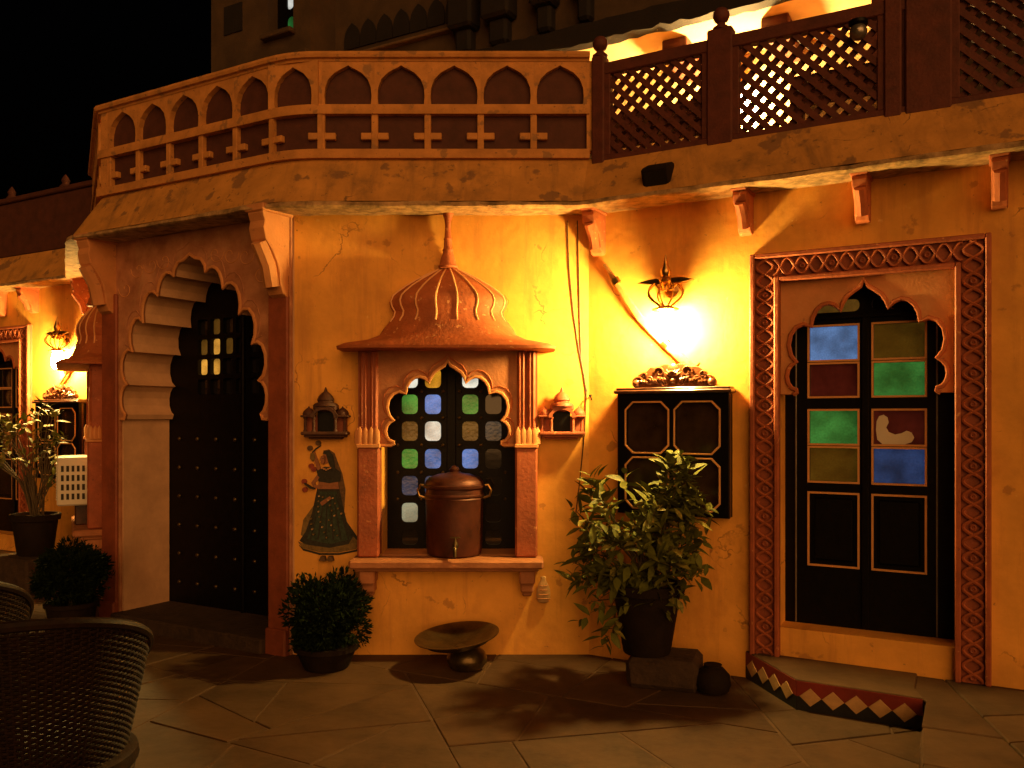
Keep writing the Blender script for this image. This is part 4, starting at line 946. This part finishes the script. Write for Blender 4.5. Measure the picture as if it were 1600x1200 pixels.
def shrub(c, rad, label, seed, n=9500):
    random.seed(seed); r = empty('round_shrub', rel((c[0], c[1], 0)), label, 'shrub', 'small clipped shrubs in pots beside the dark doorway')
    T = rel((c[0], c[1], .003)); h = max(.14, c[2] - rad*.78)
    MB().lathe([(rad*.52, 0), (rad*.55, .01), (rad*.72, h - .03), (rad*.78, h - .028), (rad*.78, h), (rad*.66, h), (rad*.62, h-.03), (.001, h-.03)], 24).build('pot', 'pot', T, r)
    MB().tube([(0, 0, h - .03), (.01, 0, c[2] - rad*.2)], .02, 6).build('stem', 'stem', T, r)
    mb = MB(); lumps = []
    for k in range(46):
        q = Vector((random.gauss(0, 1), random.gauss(0, 1), random.gauss(0, 1))).normalized()
        lumps.append((Vector(c) + Vector((q.x, q.y, q.z * .95)) * rad * random.uniform(.58, .90), rad * random.uniform(.2, .36)))
    def leaf_at(p, d, L_):
        s_ = d.orthogonal().normalized(); s_.rotate(Matrix.Rotation(random.uniform(0, 6.28), 3, d)); s_ *= L_ * random.uniform(.13, .24)
        mb.add([p, p + d*L_*.5 + s_, p + d*L_, p + d*L_*.5 - s_], [(0, 1, 2, 3)])
    for i in range(n):
        lc, lr = random.choice(lumps)
        q = Vector((random.gauss(0, 1), random.gauss(0, 1), random.gauss(0, 1))).normalized()
        p = lc + q * lr * random.uniform(.3, 1) ** .4
        leaf_at(p, (q * .6 + (p - Vector(c)).normalized() * .5 + Vector((random.gauss(0, .4), random.gauss(0, .4), random.gauss(0, .4) + .15))).normalized(), random.uniform(.018, .05))
    for k in range(26):
        q = Vector((random.gauss(0, 1), random.gauss(0, 1), random.gauss(0, 1) + .5)).normalized(); L0 = rad * random.uniform(1.02, 1.22)
        e = Vector(c) + q * L0; mb.tube([Vector(c) + q * rad * .7, e], [.003, .001], 4)
        for m_ in range(9): leaf_at(Vector(c) + q * (rad * .85 + (L0 - rad * .85) * m_ / 8), (q * .7 + Vector((random.gauss(0, .6), random.gauss(0, .6), random.gauss(0, .6)))).normalized(), random.uniform(.018, .035))
    for k in range(30):
        q = Vector((random.gauss(0, 1), random.gauss(0, 1), random.gauss(0, 1) + .2)).normalized(); mb.tube([Vector(c) - Vector((0, 0, rad*.3)), Vector(c) + q*rad*.9], [.005, .002], 4)
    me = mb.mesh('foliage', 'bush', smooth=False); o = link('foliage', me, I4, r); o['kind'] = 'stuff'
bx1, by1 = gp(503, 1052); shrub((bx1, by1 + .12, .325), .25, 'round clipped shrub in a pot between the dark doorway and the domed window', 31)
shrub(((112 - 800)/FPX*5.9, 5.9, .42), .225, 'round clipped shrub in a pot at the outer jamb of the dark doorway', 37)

# ------------------------------------------------------------------ window air conditioner beyond the doorway
T = FD @ Matrix.Translation((-(1.39 - .405) - .02, .636, 0))
acx = -.985
T = FD @ Matrix.Translation((acx, 0, 0))
ac = empty('air_conditioner', T @ Matrix.Translation((0, .80, .1)), 'white slotted window air conditioner jutting out beyond the dark doorway', 'air conditioner')
MB().box(-.28, .28, .80, 1.19, -.20, .33, .012).build('casing', 'white', T, ac)
sm_ = MB().box(-.010, .010, -.024, .024, -.002, .004).mesh('vent_slot', M['slot'], smooth=False)
for j in range(4):
    for i in range(6):
        link('vent_slot', sm_, T @ Matrix.Translation((.28, 1.10 - .075*j, .29 - .038*i)) @ Matrix.Rotation(R(90), 4, 'Y'), ac)
for k in range(14): MB().box(-.24, .24, .845 + .022*k, .855 + .022*k, .329, .336).build('grille_bar', 'white', T, ac)
MB().box(-.2, .2, .632, .80, .0, .2, .01).build('support', 'brownwood', T, ac)

# ------------------------------------------------------------------ woven cane chairs in the foreground
def cane_chair(c, rz, label):
    T = rel((c[0], c[1], .003), rz); r = empty('cane_chair', T, label, 'chair', 'woven cane chairs')
    W_ = R(118)
    def top(a): return .56 + .34 * math.cos(min(math.pi/2, abs(a) / W_ * math.pi/2)) ** .8
    def rad(a, z): return .25 + .10 * (z - .40) / .5 + .02 * math.cos(a)
    def pt(a, z, off=0): rr = rad(a, z) + off; return (rr*math.sin(a)*1.02, -rr*math.cos(a), z)
    cn = MB(); N = 64
    for i in range(N + 1):
        a = -W_ + 2*W_*i/N; cn.tube([pt(a, .36), pt(a, .40 + (top(a)-.4)*.5), pt(a, top(a))], .0045, 5)
    cn.build('back_cane', 'cane', T, r)
    wv = MB(); rows = 54
    for j in range(rows):
        z = .385 + .50 * j / rows; n = 192; run = []
        for i in range(n + 1):
            a = -W_ + 2*W_*i/n
            if z < top(a) - .012: run.append(pt(a, z, .005*math.sin(i/n*math.pi*N + (j % 2)*math.pi)))
        if len(run) > 3: wv.tube(run, .0049, 4)
    o = wv.build('woven_back', 'cane', T, r); o['kind'] = 'stuff'
    sk = MB()
    for j in range(22):
        z = .06 + .30 * j / 22; rr = .25 + .03*abs(j - 11)/11; sk.tube([(rr*math.cos(2*math.pi*i/48)*1.02, rr*math.sin(2*math.pi*i/48), z + .004*math.sin(i*1.5708*2 + j*3.14)) for i in range(49)], .0065, 4)
    o = sk.build('woven_skirt', 'cane', T, r); o['kind'] = 'stuff'
    MB().tube([pt(a, top(a) + .004) for a in [-W_ + 2*W_*i/40 for i in range(41)]], .017, 8).build('back_rim', 'cane', T, r)
    MB().lathe([(.29, .355), (.30, .37), (.295, .40), (.26, .425), (.001, .43)], 32).build('seat_cushion', 'cane', T, r)
    MB().lathe([(.285, 0), (.295, .02), (.285, .05), (.26, .055), (.26, 0)], 32).build('base_ring', 'cane', T, r)
    for i in range(12):
        a = i*math.pi/6; MB().tube([(.27*math.cos(a), .27*math.sin(a), .04), (.245*math.cos(a), .245*math.sin(a), .2), (.27*math.cos(a), .27*math.sin(a), .36)], .008, 5).build('upright', 'cane', T, r)
cane_chair(((62 - 800)/FPX*2.8, 2.80, 0), R(24), 'dark woven cane tub chair, its whole rounded back in view')
cane_chair(((-135 - 800)/FPX*3.3, 3.45, 0), R(20), 'dark woven cane tub chair cut off by the frame, behind the other chair')

# ------------------------------------------------------------------ cables, flood lamp, dome camera, wall ornament
def cable(name, F, pts, label, r_=.0035, d=.006):
    q = [(*P(F, u_, v_), d) for u_, v_ in pts]; ps = []
    for i in range(len(q) - 1):
        for t in (0, .25, .5, .75): ps.append(tuple(q[i][k]*(1-t) + q[i+1][k]*t for k in range(3)))
    ps.append(q[-1]); tag(MB().tube(ps, r_, 5).build(name, 'wire', F), label, 'cable', 'cables down the corner')
cable('wall_cable', FB, [(886, 345), (889, 420), (896, 490), (905, 550), (913, 590), (916, 615), (913, 680), (906, 750), (900, 800)], 'thin sagging cable hanging beside the corner, running down behind the plant')
cable('wall_cable', FB, [(902, 345), (904, 420), (906, 500), (908, 560), (914, 600), (917.5, 612)], 'straight thin cable from the eave ending at the corner hook')
fx, fz = P(FC, 1028, 273, .18)
T = FC @ Matrix.Translation((fx, fz, .13))
fl = empty('flood_lamp', T, 'small dark unlit flood lamp fixed on the stained eave above the wall lamp', 'flood lamp')
MB().box(-.085, .085, -.07, .075, -.03, .10, .012).build('housing', 'pot', T @ Matrix.Rotation(R(25), 4, 'X'), fl)
MB().box(-.095, .095, -.088, -.066, -.04, .13, .006).build('hood', 'terra', T @ Matrix.Rotation(R(25), 4, 'X'), fl)  # terracotta colour imitates an underside lit orange from below
MB().box(-.065, .065, -.05, .05, .0985, .105).build('glass', 'glassdark', T @ Matrix.Rotation(R(25), 4, 'X'), fl)
MB().tube([(-.09, -.02, .02), (-.105, -.07, -.02), (0, -.09, -.03), (.105, -.07, -.02), (.09, -.02, .02)], .007, 6).build('yoke', 'steel', T, fl)
gx_, gz_ = P(FC, 1341, 50, .09)
T = FC @ Matrix.Translation((gx_, gz_, .09))
cm_ = empty('dome_camera', T, 'small glassy dome camera fixed on the top of the lattice railing', 'camera')
MB().ball((0, 0, 0), .046, 16).build('dome', 'steel', T, cm_)
MB().lathe([(.03, 0), (.05, .012), (.05, .03), (.02, .035)], 16, (0, .028, 0), 'y').build('mount', 'blackwood', T, cm_)
MB().tube([(0, .05, 0), (0, .055, -.05)], .012, 6).build('arm', 'blackwood', T, cm_)
wx_, wz_ = P(FB, 849, 935, .02)
T = FB @ Matrix.Translation((wx_, wz_ - .03, .001))
wo = empty('wall_ornament', T, 'small pale carved bottle-shaped ornament hanging below the window sill end', 'ornament')
MB().lathe([(.012, 0), (.035, .008), (.045, .05), (.043, .09), (.028, .125), (.016, .15), (.018, .165), (.008, .172)], 16, (0, 0, .018), 'y', ey=.4).build('body', 'cream', T, wo)
for k in range(4): MB().tube([(.045*math.cos(a)*(1 - .12*k), .03 + .028*k, .018 + .019*math.sin(a)) for a in [math.pi*i/10 for i in range(11)]], .003, 4).build('carved_line', 'peach', T, wo)
# iron hook on the corner where the cables meet
hk = P(FC, 924, 618)
tag(MB().tube([(hk[0], hk[1], .001), (hk[0], hk[1], .03), (hk[0] + .015, hk[1] - .012, .04), (hk[0] + .015, hk[1] - .03, .03)], .005, 6).build('wall_hook', 'pot', FC), 'small iron hook in the corner where the thin cables end', 'hook')

# ------------------------------------------------------------------ settees and bottles on the terrace
def settee(x, label, wd, d, bh=.6):
    T = FC @ Matrix.Translation((x, 3.06, d)); r = empty('terrace_settee', T, label, 'settee', 'dark settees on the terrace')
    MB().box(-wd/2, wd/2, .36, .46, -.3, .3, .02).build('seat', 'brownwood', T, r)
    MB().box(-wd/2, wd/2, .455, bh, .24, .3, .02).build('backrest', 'brownwood', T, r)
    for sx in (-1, 1):
        for sz in (-.26, .26): MB().box(sx*(wd/2 - .05) - .03, sx*(wd/2 - .05) + .03, .001, .37, sz - .03, sz + .03, .005).build('leg', 'brownwood', T, r)
        MB().box(sx*(wd/2 - .03) - .03, sx*(wd/2 - .03) + .03, .455, min(.6, bh - .02), -.28, .25, .01).build('arm', 'brownwood', T, r)
settee(P(FC, 1328, 175, -.75)[0], 'dark settee on the terrace beside the added partition, behind the lattice railing', .62, -.75, .56)
settee(P(FC, 1030, 185, -.95)[0], 'dark settee on the terrace behind the lattice panel next to the arched parapet', 1.0, -.95)
